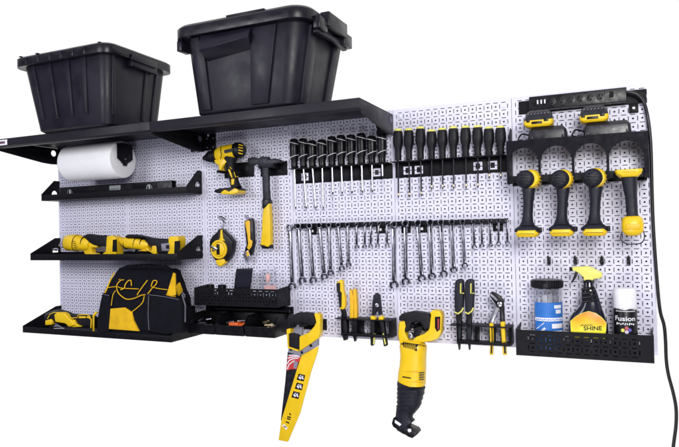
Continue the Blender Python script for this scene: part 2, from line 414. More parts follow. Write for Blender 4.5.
# raised corner pilasters and lintel that frame a sunken front field
def slab(mb, c, o):
    vs = [fr(*p, o) for p in c] + [fr(*p, -.1) for p in c]; n = len(c)
    mb.add(vs, [tuple(range(n)), tuple(range(2 * n - 1, n - 1, -1))] + [(i, (i + 1) % n, (i + 1) % n + n, i + n) for i in range(n)])
slab(mb, [(.11, 31.9), (.20, 31.9), (.20, 38.6), (.17, 41.5), (.10, 41.5)], .34)
slab(mb, [(.60, 31.9), (.76, 31.9), (.80, 41.5), (.62, 41.5), (.60, 39.4)], .34)
def tri(z, o, fx): q = bp_(RB, z); return Vector((lerp(q[0], q[1], fx), q[2] - o, z))
mb.add([tri(38.2, -.05, .215), tri(38.9, -.05, .60), tri(41.5, -.05, .60), tri(41.5, -.05, .215), tri(39.5, 1.15, .19), tri(40.2, 1.15, .61), tri(41.5, .5, .61), tri(41.5, .5, .19)],
       [(0, 1, 2, 3), (4, 7, 6, 5), (0, 4, 5, 1), (1, 5, 6, 2), (2, 6, 7, 3), (3, 7, 4, 0)])
obj('front_frame', mb, BIN, t, .08)
mb = MB()
q0, q1 = bp_(RB, 31.8), bp_(RB, 41.4)
for f0, f1 in ((.14, .3), (.72, .88)):
    a = [Vector((q0[1] + .3, lerp(q0[2], q0[3], f0), 31.8)), Vector((q0[1] + .3, lerp(q0[2], q0[3], f1), 31.8)), Vector((q1[1] + .3, lerp(q1[2], q1[3], f1), 41.4)), Vector((q1[1] + .3, lerp(q1[2], q1[3], f0), 41.4))]
    b = [p + Vector((-.6, 0, 0)) for p in a]
    mb.add(a + b, [(0, 1, 2, 3), (7, 6, 5, 4), (0, 4, 5, 1), (1, 5, 6, 2), (2, 6, 7, 3), (3, 7, 4, 0)])
pieces('side_rib', mb, BIN, t, .08)
mb = MB(); stack(mb, [(41.6, 37.9, 58.0, -14.6, -.5, 2.5), (41.6, 37.6, 58.2, -14.8, -.3, 2.6), (42.9, 37.6, 58.2, -14.8, -.3, 2.6), (43.3, 38.0, 57.8, -14.4, -.7, 2.4), (43.3, 38.9, 57, -13.6, -1.5, 2), (43.0, 39.2, 56.7, -13.3, -1.8, 1.8)])
lid = obj('lid', mb, BINL, t, .04)
mb = MB().box(46.5, 52.2, -14.5, -13.2, 43.2, 43.5); obj('lid_ridge', mb, BINL, lid, .06)
mb = MB().box(58.0, 59.0, -12.6, -10.2, 40.6, 42.2).box(58.0, 59.3, -10.4, -4.5, 41.4, 43.3).box(58, 59.0, -4.8, -2.2, 40.6, 42.3)
pieces('latch', mb, BINL, t, .12)
mb = MB().prismx([(-12.2, 40.6), (-10.5, 41.5), (-7.2, 41.0), (-4.5, 41.5), (-3, 40.6), (-3, 40.2), (-7.2, 40.5), (-12.2, 40.2)], 57.8, 58.5); obj('handle', mb, BIN, t, .08)
mb = MB().box(37.7, 38.5, -13.4, -11.4, 40.3, 41.7); obj('latch', mb, BIN, t, .1)

# ============================================================ PAPER TOWEL
t = thing('paper_towel_holder', 'black paper towel holder hanging under the left top shelf', 'towel holder', (14, -5, 29.95))
mb = MB().box(8.2, 21.4, -6.6, -3.4, 29.86, 29.94); obj('top_rail', mb, TRAY, t, .02)
for x in (8.3, 20.35):
    mb = MB().prismx([(-6.7, 29.85), (-3.3, 29.85), (-3.3, 27.6), (-4.5, 26.9), (-4.6, 26.5), (-5.4, 26.5), (-5.5, 26.9), (-6.7, 27.6)][::-1], x, x + .09)
    e = obj('end_plate', mb, TRAY, t, .02)
    mb = MB().lathe((x + .09, -5, 27.6), [(.14, 0), (.14, .05), (.06, .1)], 12, 'X'); obj('screw', mb, STEEL, e)
r = thing('paper_towel_roll', 'white paper towel roll hanging under the left top shelf', 'paper towel', (14, -5, 27.7))
mb = MB().lathe((8.75, -5, 27.55), [(.8, 0.02), (2.85, 0), (2.97, .06), (3.0, .3), (2.98, 4), (3.0, 8), (2.98, 11.1), (2.9, 11.25), (2.8, 11.3), (.8, 11.28)], 56, 'X'); obj('paper', mb, PAPER, r, angle=60)
mb = MB().lathe((8.7, -5, 27.55), [(.8, 0), (.8, 11.45), (.66, 11.45), (.66, 11.2)], 24, 'X'); obj('core', mb, GREY, r)

# ============================================================ SHELF TRAYS
def tray(x0, x1, z, D, h, lip, label, hole_z):
    t = thing('shelf_tray', label, 'tray', (x0, 0, z), 'black metal shelf trays with triangular ends')
    mb = MB().box(x0 + .05, x1 - .05, -D + .06, -.12, z, z + .06); obj('tray_floor', mb, TRAY, t)
    mb = MB().box(x0 + .05, x1 - .05, -D, -D + .06, z - .01, z + lip); obj('front_lip', mb, TRAY, t, .02)
    mb = MB().box(x0 + .05, x1 - .05, -.11, -.04, z - .01, z + 1.2); obj('back_flange', mb, TRAY, t, .02)
    for i, x in enumerate((x0, x1 - .06)):
        # end plate with a half round notch, built as a notched outline
        c = -1.15; zc = z + 1.15; r = .62
        bottom = [(-.03, z), (-.03, z + h), (-min(1.2, D * .33), z + h), (-D, z + lip + .15), (-D, z)]
        arc = [(c - r * math.cos(math.radians(a)), zc + r * math.sin(math.radians(a)) * 1.25) for a in range(0, 181, 20)]
        poly = bottom + [(c - r, z), (c - r, zc)] + arc[1:-1] + [(c + r, zc), (c + r, z)]
        mb = MB().prismx(poly, x, x + .055)
        mb.box(x + .003, x + .052, c - r - .01, c + r + .01, z + .01, zc)
        obj('end_plate', mb, TRAY, t)
    return t
tray(.3, 31.6, 21.7, 3.9, 3.7, 1.0, 'narrow black tray holding the spirit level, highest of three trays', 0)
tray(.3, 31.5, 11.45, 6.3, 3.7, 1.0, 'black tray holding two yellow power tools, middle of three trays', 0)
tray(.3, 31.5, -.6, 8.0, 3.6, .95, 'deep black tray carrying the tool bag, lowest of three trays', 0)
# spirit level
t = thing('spirit_level', 'black spirit level with three vials lying in the top tray', 'spirit level', (15, -2.4, 21.8))
mb = MB().box(3.6, 27.9, -2.9, -2.75, 21.78, 23.95).box(3.6, 27.9, -1.95, -1.8, 21.78, 23.95).box(3.6, 27.9, -2.74, -1.96, 21.78, 21.95).box(3.6, 27.9, -2.74, -1.96, 23.78, 23.95)
obj('frame', mb, BLK, t, .04)
mb = MB().box(6.0, 11.8, -2.96, -2.9, 22.9, 23.7).box(20, 25.0, -2.96, -2.9, 22.9, 23.7); pieces('rib_panel', mb, TRAY, t, .04)
for x in (6.1, 23.5):
    mb = MB().ringp((x, 22.9), .62, .42, -3.06, -2.7, 24); v = obj('vial_ring', mb, STEEL, t)
    mb = MB().cyl((x, -2.95, 22.4), (x, -2.95, 23.4), .16); obj('vial', mb, GREENL, v)
mb = MB().box(15.0, 17.4, -3.0, -2.88, 22.9, 23.7); v = obj('vial_window', mb, GREY, t, .05)
mb = MB().cyl((15.3, -3.02, 23.35), (17.1, -3.02, 23.35), .2); obj('vial', mb, GREENL, v)

# ============================================================ TOOLS IN THE MIDDLE TRAY
K = Crop(50, 225, 8.49)
def puffy(name, crop, pts, d, th, m, parent, bev=.25, seg=4, label=None):
    mb = MB().prism(crop.poly(pts, d), -d - th / 2, -d + th / 2)
    return obj(name, mb, m, parent, bev, seg, label=label)
def flat(name, crop, pts, d, m, parent, th=.06, bev=0):
    mb = MB().prism(crop.poly(pts, d), -d - th, -d); return obj(name, mb, m, parent, bev, 2)
def lo(crop, pts, d, depth=1.0, exp=2.3, n=24):      # loft through crop pixels (x, y, halfpx)
    mb = MB(); return mb.loft([(crop.P(x, y, d), h * crop.px(x, y, d), h * crop.px(x, y, d) * depth) for x, y, h in pts], n, exp=exp)
d = 3.6
o = K.P(300, 260, d)
t = thing('router_tool', 'yellow power tool with round motor, at the left of the middle tray', 'power tool', (o.x, -d, 11.5))
obj('motor_housing', lo(K, [(150, 150, 60), (158, 150, 68), (235, 152, 72), (260, 156, 66), (310, 165, 60), (350, 172, 48)], d, .9), YEL, t)
sm = MB()
for xx, hh in ((238, 73), (300, 62)):
    sm.loft([(K.P(xx - 2.5, 153, d), hh * K.px(xx, 153, d), hh * K.px(xx, 153, d) * .9), (K.P(xx + 2.5, 154, d), hh * K.px(xx, 153, d), hh * K.px(xx, 153, d) * .9)], 24, exp=2.3)
pieces('seam_ring', sm, BLK, t)
obj('collar', lo(K, [(136, 150, 48), (148, 150, 62), (160, 150, 66)], d, .9), BLK, t)
puffy('handle', K, [(300, 95), (340, 75), (400, 85), (470, 88), (505, 100), (505, 175), (440, 180), (395, 168), (360, 150), (330, 120)], d, 1.5, RUB, t)
puffy('trigger_guard', K, [(330, 105), (355, 120), (368, 150), (385, 168), (420, 175), (415, 192), (370, 192), (372, 235), (410, 240), (405, 256), (330, 256), (310, 240), (300, 200)], d, 1.1, YEL, t, .15)
ft = MB(); pl = K.poly([(515, 95), (560, 88), (590, 110), (592, 255), (480, 255), (485, 235), (505, 225), (510, 170)], d); ft.prism(pl, -d - .9, -d + .9)
fo = obj('battery_foot', ft, YEL, t, .12, 3)
flat('foot_recess', K, [(535, 125), (568, 122), (570, 225), (530, 228)], d + .9, BLK, fo, .03)
vm = MB()
for i in range(5):
    a = K.P(262 + i * 5, 138 + i * 18, d); vm.bar(a + Vector((-.25, -1.62 + .0, .05)), a + Vector((.25, -1.5, .0)), .08, .12)
obj('vent', vm, BLK, t)
mb = MB().tube([K.P(90, 150, d), K.P(75, 175, d), K.P(100, 190, d), K.P(130, 170, d)], .12); mb.bar(K.P(60, 215, d + 1), K.P(20, 205, d + 1.6), .25, .1); mb.bar(K.P(75, 210, d + 1), K.P(45, 200, d + 1.2), .2, .3)
pieces('guide_arm', mb, CHROME, t)
mb = MB().box(K.P(170, 0, d).x, K.P(330, 0, d).x, -d - 1.2, -d + 1, 11.52, 11.7); obj('base_plate', mb, STEEL, t, .03)

K = Crop(115, 225, 7.54); d = 3.6; o = K.P(260, 225, d)
t = thing('oscillating_tool', 'slim yellow and black power tool at the right of the middle tray', 'power tool', (o.x, -d, 11.5))
obj('gear_housing', lo(K, [(38, 118, 18), (48, 116, 26), (75, 128, 34), (90, 130, 46), (160, 140, 44), (230, 150, 40), (262, 152, 26)], d, .9), YEL, t)
sm = MB()
for xx, hh in ((92, 46), (165, 45), (212, 42)):
    sm.loft([(K.P(xx - 2, 137, d), hh * K.px(xx, 137, d), hh * K.px(xx, 137, d) * .9), (K.P(xx + 2, 138, d), hh * K.px(xx, 137, d), hh * K.px(xx, 137, d) * .9)], 24, exp=2.3)
pieces('seam_ring', sm, BLK, t)
puffy('top_cover', K, [(95, 85), (120, 70), (190, 75), (250, 90), (300, 100), (420, 105), (430, 170), (420, 215), (350, 215), (320, 180), (270, 140), (240, 105), (165, 100), (110, 100)], d + .1, 1.7, RUB, t)
puffy('lower_guard', K, [(240, 180), (265, 168), (270, 200), (290, 195), (295, 155), (325, 155), (330, 190), (322, 228), (300, 215), (250, 200), (190, 195)], d + .5, 1.0, YEL, t, .12)
puffy('status_panel', K, [(365, 140), (425, 135), (425, 195), (370, 195)], d + .5, 1.2, GREY, t, .08)
flat('button', K, [(385, 150), (408, 150), (408, 178), (385, 178)], d + 1.13, SCREEN, t, .04)
ft = puffy('battery_foot', K, [(432, 98), (445, 85), (500, 82), (505, 105), (505, 170), (480, 215), (460, 228), (408, 228), (412, 218), (430, 212)], d, 1.9, YEL, t, .1)
flat('foot_recess', K, [(450, 122), (492, 118), (492, 175), (470, 212), (447, 215)], d + .95, BLK, ft, .03)
ft = puffy('blade_clamp', K, [(110, 185), (165, 185), (160, 205), (120, 205)], d, .8, STEEL, t, .05)

# ============================================================ LOWER TRAY: angle tool and tool bag
K = Crop(10, 290, 6.79); d = 5.4; o = K.P(400, 250, d)
t = thing('impact_wrench', 'yellow and black power tool lying left of the tool bag', 'power tool', (o.x, -d, -.5))
obj('motor_housing', lo(K, [(256, 200, 22), (266, 195, 42), (300, 185, 46), (340, 180, 50), (400, 190, 40), (450, 205, 32)], d, .9), RUB, t)
puffy('yellow_shell', K, [(312, 165), (330, 152), (385, 155), (410, 185), (440, 215), (455, 235), (420, 250), (385, 225), (320, 215)], d + 1.0, .9, YEL, t, .18)
puffy('nose_guard', K, [(252, 205), (290, 195), (300, 215), (295, 235), (252, 238)], d + .9, .9, YEL, t, .15)
puffy('grip', K, [(400, 160), (470, 165), (550, 170), (580, 185), (570, 255), (470, 245), (420, 215)], d, 1.6, RUB, t, .3)
puffy('trigger_plate', K, [(400, 215), (440, 200), (455, 230), (490, 248), (440, 252), (395, 245)], d + .95, .5, YEL, t, .1)
tb = MB().tube([K.P(x, y, d + 1.25) for x, y in ((255, 195), (270, 165), (300, 152), (380, 152), (400, 165), (415, 190), (455, 188), (465, 168), (520, 165), (540, 175), (545, 200))], .07, 6); obj('piping', tb, YEL, t)
tb = MB().bar(K.P(470, 184, d + 1.0), K.P(515, 184, d + 1.0), .3, .2).bar(K.P(525, 182, d + 1), K.P(548, 188, d + 1), .3, .2); pieces('stripe', tb, YEL, t)
mb = MB().bar(K.P(568, 175, d + .9), K.P(568, 285, d + 1.2), .2, .25).bar(K.P(553, 195, d + .9), K.P(550, 260, d + 1.1), .16, .2).bar(K.P(566, 180, d + .5), K.P(590, 148, d + .4), .35, .3)
pieces('battery_latch', mb, YEL, t, .04)
mb = MB().tube([K.P(270, 250, d + 1), K.P(330, 245, d + 1.2), K.P(375, 262, d + 1.4), K.P(300, 262, d + 1.4)], .09, 6); mb.bar(K.P(310, 232, d + 1), K.P(335, 245, d + 1), .5, .3)
obj('chrome_ring', mb, CHROME, t)

K = Crop(90, 260, 5.255)
t = thing('tool_bag', 'black fabric tool bag with yellow trim on the lowest tray', 'tool bag', (23.5, -4.5, -.53))
# body: stack of rounded rectangles, z / x0 x1 / y0 y1
bagS = [(-.52, 16.3, 30.8, -7.4, -2.0, .6), (-.2, 16.1, 31.0, -7.6, -1.8, .7), (2.5, 16.2, 31.0, -7.6, -1.7, .8), (5.4, 16.6, 30.6, -7.1, -1.8, .8), (6.8, 16.9, 30.1, -6.5, -1.9, .8),
        (8.6, 17.4, 29.5, -5.4, -2.2, .7), (9.7, 17.9, 29.3, -4.7, -2.4, .5), (10.05, 18.5, 28.8, -4.2, -2.9, .3)]
def yfront(z):
    for a, b in zip(bagS, bagS[1:]):
        if a[0] <= z <= b[0]: return lerp(a[3], b[3], (z - a[0]) / (b[0] - a[0]))
    return bagS[0][3] if z < 0 else bagS[-1][3]
def PB(x, y, off=0.05):
    dd = 6
    for _ in range(12): q = K.P(x, y, dd); dd = -yfront(q.z) + off
    return q
from mathutils import noise
mb = MB(); fine = []
for a, b in zip(bagS, bagS[1:]):
    for k in range(5): fine.append(tuple(lerp(a[i], b[i], k / 5) for i in range(6)))
fine.append(bagS[-1])
stack(mb, fine, n=10)
mb.v = [tuple(Vector(v) + Vector(noise.noise_vector(Vector(v) * .6)) * .13) for v in mb.v]
obj('bag_body', mb, FAB, t, angle=80)
def bagpanel(name, pts, off, th, m, bev=.15, lab=None):
    q = [PB(x, y, off) for x, y in pts]; n = len(q)
    mb = MB().add(q + [p + Vector((0, th, 0)) for p in q], [tuple(range(n)), tuple(range(2 * n - 1, n - 1, -1))] + [(i, (i + 1) % n, (i + 1) % n + n, i + n) for i in range(n)])
    return obj(name, mb, m, t, bev, 3, label=lab)
bagpanel('side_pocket', [(285, 180), (300, 176), (350, 182), (405, 190), (470, 205), (480, 250), (470, 380), (400, 392), (300, 375), (280, 372)], .75, .9, FAB, .25)
bagpanel('side_pocket', [(62, 172), (100, 182), (108, 260), (105, 365), (90, 385), (42, 385), (45, 300)], .55, .7, FAB, .25)
bagpanel('front_pocket', [(108, 250), (160, 258), (215, 270), (285, 210), (283, 372), (255, 376), (98, 364)], .35, .6, FAB, .15)
bagpanel('yellow_pocket', [(106, 256), (180, 250), (205, 266), (218, 275), (228, 320), (258, 375), (97, 363)], .55, .35, FABY, .1)
bagpanel('yellow_gusset', [(436, 66), (446, 72), (448, 185), (425, 190), (402, 180)], .25, .3, FABY, .06)
def trim(name, pts, r=.11, off=.45):
    r *= .68; off = off * .8 + .05
    # smooth the traced curve a little
    q = [PB(x, y, off) for x, y in pts]; out = []
    for i in range(len(q) - 1):
        p0, p1, p2, p3 = q[max(i - 1, 0)], q[i], q[i + 1], q[min(i + 2, len(q) - 1)]
        for k in range(5):
            s = k / 5; out.append(.5 * ((2 * p1) + (p2 - p0) * s + (2 * p0 - 5 * p1 + 4 * p2 - p3) * s * s + (3 * p1 - p0 - 3 * p2 + p3) * s ** 3))
    out.append(q[-1]); mb = MB().tube(out, r, 7); return obj(name, mb, FABY, t)
def stitch(pts, off):
    q = [PB(x, y, off) for x, y in pts]; obj('stitching', MB().tube(q, .03, 5), GREY, t)
stitch([(302, 182), (350, 187), (405, 195), (466, 208)], .8); stitch([(62, 178), (100, 187)], .6); stitch([(308, 190), (305, 290), (310, 368)], .8)
trim('piping', [(128, 66), (108, 105), (85, 160), (78, 172)], .16, .2)
trim('piping', [(92, 145), (140, 140), (170, 148), (255, 152)], .1, .3)
trim('piping', [(325, 142), (360, 150), (405, 156)], .1, .3)
trim('handle_loop', [(150, 104), (160, 100)], .06)
trim('handle_loop', [(178, 104), (160, 108), (142, 130), (142, 155), (155, 180), (190, 205), (230, 202), (270, 185), (300, 180), (325, 150), (345, 130), (352, 112), (335, 108), (325, 125), (322, 140)], .12, .6)
trim('handle_loop', [(218, 135), (215, 108), (200, 110), (185, 130), (180, 148), (160, 156)], .12, .55)
trim('handle_loop', [(302, 106), (280, 135), (255, 170), (248, 185)], .12, .65)
trim('piping', [(135, 160), (120, 185), (112, 240)], .09, .4)
trim('piping', [(285, 190), (275, 225), (240, 258), (222, 275), (228, 320), (255, 372)], .1, .62)
trim('piping', [(400, 182), (425, 190), (450, 192)], .08, .35)
mb = MB().tube([(18.6, -4.6, 9.75), (20, -4.3, 10.25), (24, -4.0, 10.35), (27.6, -4.2, 10.2), (28.8, -4.6, 9.7)], .38, 10); obj('zip_band', mb, FAB, t)
mb = MB().prismx([(-5.6, 7.4), (-4.6, 8.0), (-3.9, 6.6), (-4.9, 5.9)], 30.25, 30.6); obj('side_gusset', mb, FABY, t, .1, 3)
mb = MB().tube([(31.35, -5.2, 6.2), (31.6, -4.8, 4.5), (31.6, -4.9, 2.0)], .12, 8).tube([(31.4, -5.2, 6.5), (31.7, -5.0, 6.1), (31.5, -4.7, 5.7), (31.4, -5.0, 6.0)], .09, 6); obj('zip_pull', mb, GREY, t)
mb = MB(); mb.box(30.9, 31.5, -6.2, -2.0, .2, 4.2); obj('side_pocket', mb, FAB, t, .3, 4)

# ============================================================ SMALL HOLDERS
def tool_strip(x0, x1, z0, z1, D, name, label, cat, group, win):
    t = thing(name, label, cat, (x0, 0, z0), group)
    mb = MB().box(x0, x1, -.16, -.08, z0, z1 - .05)
    obj('back_plate', mb, TRAY, t, .02)
    mb = MB().box(x0, x1, -D, -.08, z1 - .045, z1 + .03); obj('tool_shelf', mb, TRAY, t, .02)
    for x in win:
        mb = MB().box(x, x + 1.15, -.2, -.165, z0 + .4, z0 + 1.5); w = obj('mounting_window', mb, PANEL, t)
        mb = MB().box(x + .3, x + .85, -.24, -.205, z0 + .6, z0 + 1.3); mb.box(x + .0, x + 1.15, -.22, -.205, z0 + .88, z0 + .98); obj('locking_tab', mb, BLK, w)
    return t

# drill bracket and hammer bracket
def bracket(x0, x1, z0, z1, D, label, extra=()):
    t = thing('tool_bracket', label, 'bracket', (x0, 0, z0), 'small black pegboard brackets')
    mb = MB().box(x0, x1, -.16, -.06, z0, z1); obj('bracket_plate', mb, TRAY, t, .03)
    for e in extra:
        obj('bracket_arm', MB().box(*e), TRAY, t, .04)
    return t
bracket(36.0, 41.4, 24.0, 26.3, 1, 'black bracket on the pegboard behind the yellow drill', [(36.6, 37.1, -3.1, -.16, 24.6, 25.0), (39.2, 39.7, -3.1, -.16, 24.6, 25.0)])
bracket(42.6, 47.2, 23.9, 26.0, 1, 'black bracket on the pegboard behind the hammer', [(43.3, 43.7, -2.0, -.16, 24.9, 25.4), (45.6, 46.0, -2.0, -.16, 24.9, 25.4)])

# ---- hung cordless drill
K = Crop(195, 135, 6.88); d = 2.2; o = K.P(240, 230, d)
t = thing('cordless_drill', 'yellow and black cordless drill hung pointing left beside the hammer', 'drill', (o.x, -d, o.z))
obj('chuck', lo(K, [(52, 162, 5), (58, 162, 14), (75, 158, 22), (100, 152, 38), (130, 145, 42), (150, 140, 42)], d, 1, 2), BLK, t)
cr_ = MB()
for x, y, h in ((118, 148, 42), (134, 144, 44), (150, 140, 44)):
    cr_.loft([(K.P(x - 3, y + 1, d), h * K.px(x, y, d), h * K.px(x, y, d)), (K.P(x + 3, y, d), h * K.px(x, y, d), h * K.px(x, y, d))], 24)
pieces('clutch_ring', cr_, DKSTEEL, t)
obj('motor_housing', lo(K, [(150, 142, 36), (170, 135, 46), (190, 125, 50), (250, 115, 50), (285, 108, 48)], d, .95, 2.4), YEL, t)
obj('rear_cap', lo(K, [(280, 108, 50), (300, 104, 54), (325, 100, 46), (338, 98, 30)], d, .95, 2.4), BLK, t)
mb = MB()
for i, y in enumerate((70, 88, 108, 128)):
    mb.tube([K.P(300, y - 4, d + 1.35), K.P(315, y, d + 1.33), K.P(328, y + 2, d + 1.1)], .09, 6)
pieces('cap_stripe', mb, YEL, t)
puffy('front_shell', K, [(150, 175), (215, 160), (240, 185), (210, 215), (195, 250), (185, 240), (180, 210), (160, 200)], d, 1.6, YEL, t, .15)
obj('handle', lo(K, [(245, 150, 48), (240, 180, 42), (244, 220, 32), (255, 260, 30), (268, 310, 30), (280, 350, 34), (285, 368, 40)], d, .85, 2.4), RUB, t)
puffy('grip_inlay', K, [(228, 235), (242, 238), (255, 280), (258, 300), (245, 280)], d + .62, .25, YEL, t, .06)
puffy('grip_inlay', K, [(250, 305), (270, 300), (268, 340), (252, 345)], d + .62, .25, YEL, t, .06)
mb = MB().tube([K.P(x, y, d + .72) for x, y in ((240, 220), (268, 252), (280, 290), (296, 285))], .06, 6); obj('grip_piping', mb, YEL, t)
obj('body_seam', MB().tube([K.P(x, y, d + dd) for x, y, dd in ((178, 84, .9), (176, 110, 1.3), (182, 135, 1.32), (176, 165, 1.1))], .06, 6), BLK, t)
flat('name_plate', K, [(200, 105), (262, 90), (264, 112), (204, 126)], d + 1.26, BLK, t, .04)
puffy('trigger', K, [(200, 205), (220, 210), (228, 245), (212, 245)], d, .6, BLK, t, .1)
puffy('battery', K, [(162, 378), (200, 370), (300, 360), (328, 372), (325, 395), (290, 404), (180, 402), (160, 395)], d, 2.2, BLK, t, .15)
puffy('battery_band', K, [(205, 398), (232, 378), (262, 392), (300, 368), (322, 376), (326, 398), (290, 410), (215, 410)], d + .15, 2.3, YEL, t, .1)

# ---- hammer
K = Crop(245, 145, 4.06); d = 1.6; o = K.P(90, 420, d)
t = thing('hammer', 'claw hammer with grey shank and yellow grip', 'hammer', (o.x, -d, o.z))
obj('hammer_head', MB().prism(K.poly([(16, 55), (40, 50), (62, 55), (70, 48), (98, 48), (100, 60), (120, 56), (142, 58), (155, 68), (152, 72), (125, 76), (108, 92), (70, 92), (60, 82), (40, 78), (36, 84), (18, 78)], d), -d - .45, -d + .45), DKSTEEL, t, .1, 3)
obj('shank', MB().prism(K.poly([(72, 85), (98, 85), (99, 170), (103, 232), (100, 250), (78, 258), (75, 180)], d), -d - .3, -d + .3), DKSTEEL, t, .1, 3)
obj('grip', MB().prism(K.poly([(80, 255), (92, 248), (100, 232), (105, 240), (108, 300), (110, 405), (98, 415), (82, 408), (68, 408), (74, 350), (75, 300)], d), -d - .5, -d + .5), YEL, t, .2, 4)
obj('grip_collar', MB().prism(K.poly([(76, 222), (102, 220), (105, 236), (92, 250), (84, 262), (76, 255)], d), -d - .53, -d + .53), BLK, t, .1, 3)
obj('butt_cap', MB().prism(K.poly([(66, 405), (80, 406), (98, 416), (110, 404), (110, 420), (80, 421)], d), -d - .52, -d + .52), BLK, t, .08, 3)

# ---- hooks
def jhook(base, name='peg_hook', label='', group='small peg hooks', mat_=TRAY, drop=.5, reach=1.0):
    x, z = base
    t = thing(name, label, 'hook', (x, 0, z), group)
    obj('hook_plate', MB().box(x - .18, x + .18, -.12, -.05, z - .55, z + .35), mat_, t, .02)
    pts = [(x, -.1, z), (x, -reach * .7, z - .05), (x, -reach, z), (x, -reach - .08, z + .35)]
    obj('hook_wire', MB().tube(pts, .085, 8), mat_, t); return t
# chalk reel
K = Crop(205, 210, 6.88); d = 1.0; c = K.P(115, 270, d)
hp = K.P(112, 55, .5); jhook((hp.x, hp.z), label='silver double hook above the chalk line reel', mat_=STEEL)
t = thing('chalk_line_reel', 'yellow and black teardrop chalk line reel hung on a hook', 'chalk reel', (c.x, -d, c.z))
obj('reel_case', MB().prism(K.poly([(108, 128), (122, 128), (150, 155), (180, 185), (205, 215), (200, 280), (178, 330), (145, 365), (100, 365), (65, 325), (45, 280), (42, 215), (60, 180), (90, 155)], d), -d - .5, -d + .6), BLK, t, .3, 4)
yb = MB(); rr = 65 * K.px(115, 270, d)
yb.ringp((c.x - .1, c.z), rr * 1.0, rr * .76, -d - .72, -d - .3, 36)
obj('face_ring', yb, YEL, t, .05)
obj('crank_disc', MB().lathe((c.x - .1, -d - .3, c.z), [(rr * .72, 0), (rr * .72, -.38), (rr * .6, -.45)], 32, 'Y'), YEL, t)
obj('disc_center', MB().box(c.x - .42, c.x + .15, -d - .82, -d - .74, c.z - rr * .55, c.z + rr * .55), BLK, t, .03)
puffy('spout', K, [(110, 135), (118, 135), (126, 195), (140, 212), (95, 212), (106, 190)], d + .55, .3, YEL, t, .06)
puffy('chalk_door', K, [(80, 345), (140, 335), (150, 360), (120, 388), (95, 380)], d + .3, .9, YEL, t, .12)
obj('crank', MB().bar(K.P(40, 250, d + 1.0), K.P(85, 272, d + 1.0), .35, .15).bar(K.P(50, 280, d + .95), K.P(80, 265, d + .95), .3, .12), CHROME, t, .03)
obj('line_hook', MB().tube([K.P(115, 128, d), K.P(128, 105, d), K.P(120, 80, d), K.P(138, 60, d - .1), K.P(122, 48, d - .1), K.P(98, 45, d)], .1, 6).tube([K.P(120, 70, d), K.P(145, 95, d)], .09, 6), STEEL, t)
# utility knife
hp = K.P(295, 50, .5); jhook((hp.x, hp.z), label='silver hook above the utility knife', mat_=STEEL)
o = K.P(300, 350, 1.0)
t = thing('utility_knife', 'amber and black utility knife hanging beside the chalk reel', 'knife', (o.x, -1, o.z))
obj('knife_body', MB().prism(K.poly([(275, 78), (300, 66), (325, 55), (336, 70), (342, 205), (345, 225), (330, 300), (300, 330), (275, 290), (290, 240), (285, 180)], 1.0), -1.25, -.7), BLK, t, .1, 3)
puffy('amber_inlay', K, [(275, 82), (300, 70), (310, 80), (312, 200), (328, 215), (322, 250), (305, 275), (290, 262), (298, 230), (292, 170)], 1.25, .15, YELD, t, .04)
obj('nose', MB().prism(K.poly([(275, 288), (305, 275), (318, 320), (298, 358), (270, 315)], 1.0), -1.3, -.75), STEEL, t, .05)
flat('nose_window', K, [(284, 285), (300, 280), (305, 310), (292, 325)], 1.3, YELD, t, .03)

# ============================================================ LEFT PERFORATED BASKET + contents + parts bins
def basket(x0, x1, z0, z1, D, label, nx, nz):
    t = thing('perforated_basket', label, 'basket', (x0, 0, z0), 'black perforated front baskets')
    mx_ = (x1 - x0 - nx) / 2; mz_ = (z1 - z0 - nz) / 2
    mb = MB(); perf(mb, x0, z0, nx, nz, mx_, mz_, -D)
    obj('front_panel', mb, TRAY, t, smooth=False)
    obj('basket_floor', MB().box(x0, x1, -D + .01, -.12, z0, z0 + .05), TRAY, t)
    for x in (x0, x1 - .05): obj('side_panel', MB().prismx([(-D + .005, z0), (-D + .005, z1), (-.1, z1 + .25), (-.1, z0)], x, x + .05), TRAY, t)
    obj('back_flange', MB().box(x0 + .06, x1 - .06, -.11, -.05, z0, z0 + 1.2), TRAY, t)
    return t
basket(32.7, 47.3, 4.5, 7.15, 4.0, 'black perforated basket under the drill, holding a phone', 14, 2)
K = Crop(185, 265, 5.904)
d = 2.4; o = K.P(345, 130, d)
t = thing('phone', 'dark smartphone leaning upright in the left perforated basket', 'phone', (o.x, -d, 4.6))
pp = K.poly([(305, 22), (400, 18), (385, 132), (378, 200), (288, 200), (292, 132)], d)
obj('phone_body', MB().prism(pp, -d - .16, -d + .16), BLK, t, .08, 3)
flat('screen', K, [(312, 32), (394, 28), (380, 132), (299, 132)], d + .165, SCREEN, t, .02)
for i, (xa, xb, wh) in enumerate(((132, 170, 'wider'), (198, 240, 'narrower'))):
    a, b = K.P(xa, 125, 2.5), K.P(xb, 125, 2.5)
    t = thing('tape_roll', ['flat black tape roll at the left end in the left perforated basket', 'flat black tape roll beside the phone in the left perforated basket'][i], 'tape', ((a.x + b.x) / 2, -2.5, 4.56), 'black tape rolls')
    cx = (a.x + b.x) / 2; r_ = (b.x - a.x) / 2
    obj('tape', MB().lathe((cx, -2.5, 4.56), [(r_ * .4, 0), (r_, 0), (r_, 2.9), (r_ * .85, 3.0), (r_ * .4, 3.0)], 24), BLK, t)
    obj('core', MB().lathe((cx, -2.5, 4.58), [(r_ * .38, 0), (r_ * .38, 2.95), (r_ * .3, 2.95)], 20), GREY, t)
d = 2.2; o = K.P(500, 140, d)
t = thing('blister_pack', 'clear plastic pack with a pink piece in the left perforated basket', 'pack', (o.x, -d, 4.6))
obj('clear_shell', MB().prism(K.poly([(455, 12), (535, 15), (540, 200), (465, 200)], d), -d - .1, -d + .1), GLASS, t, .04)
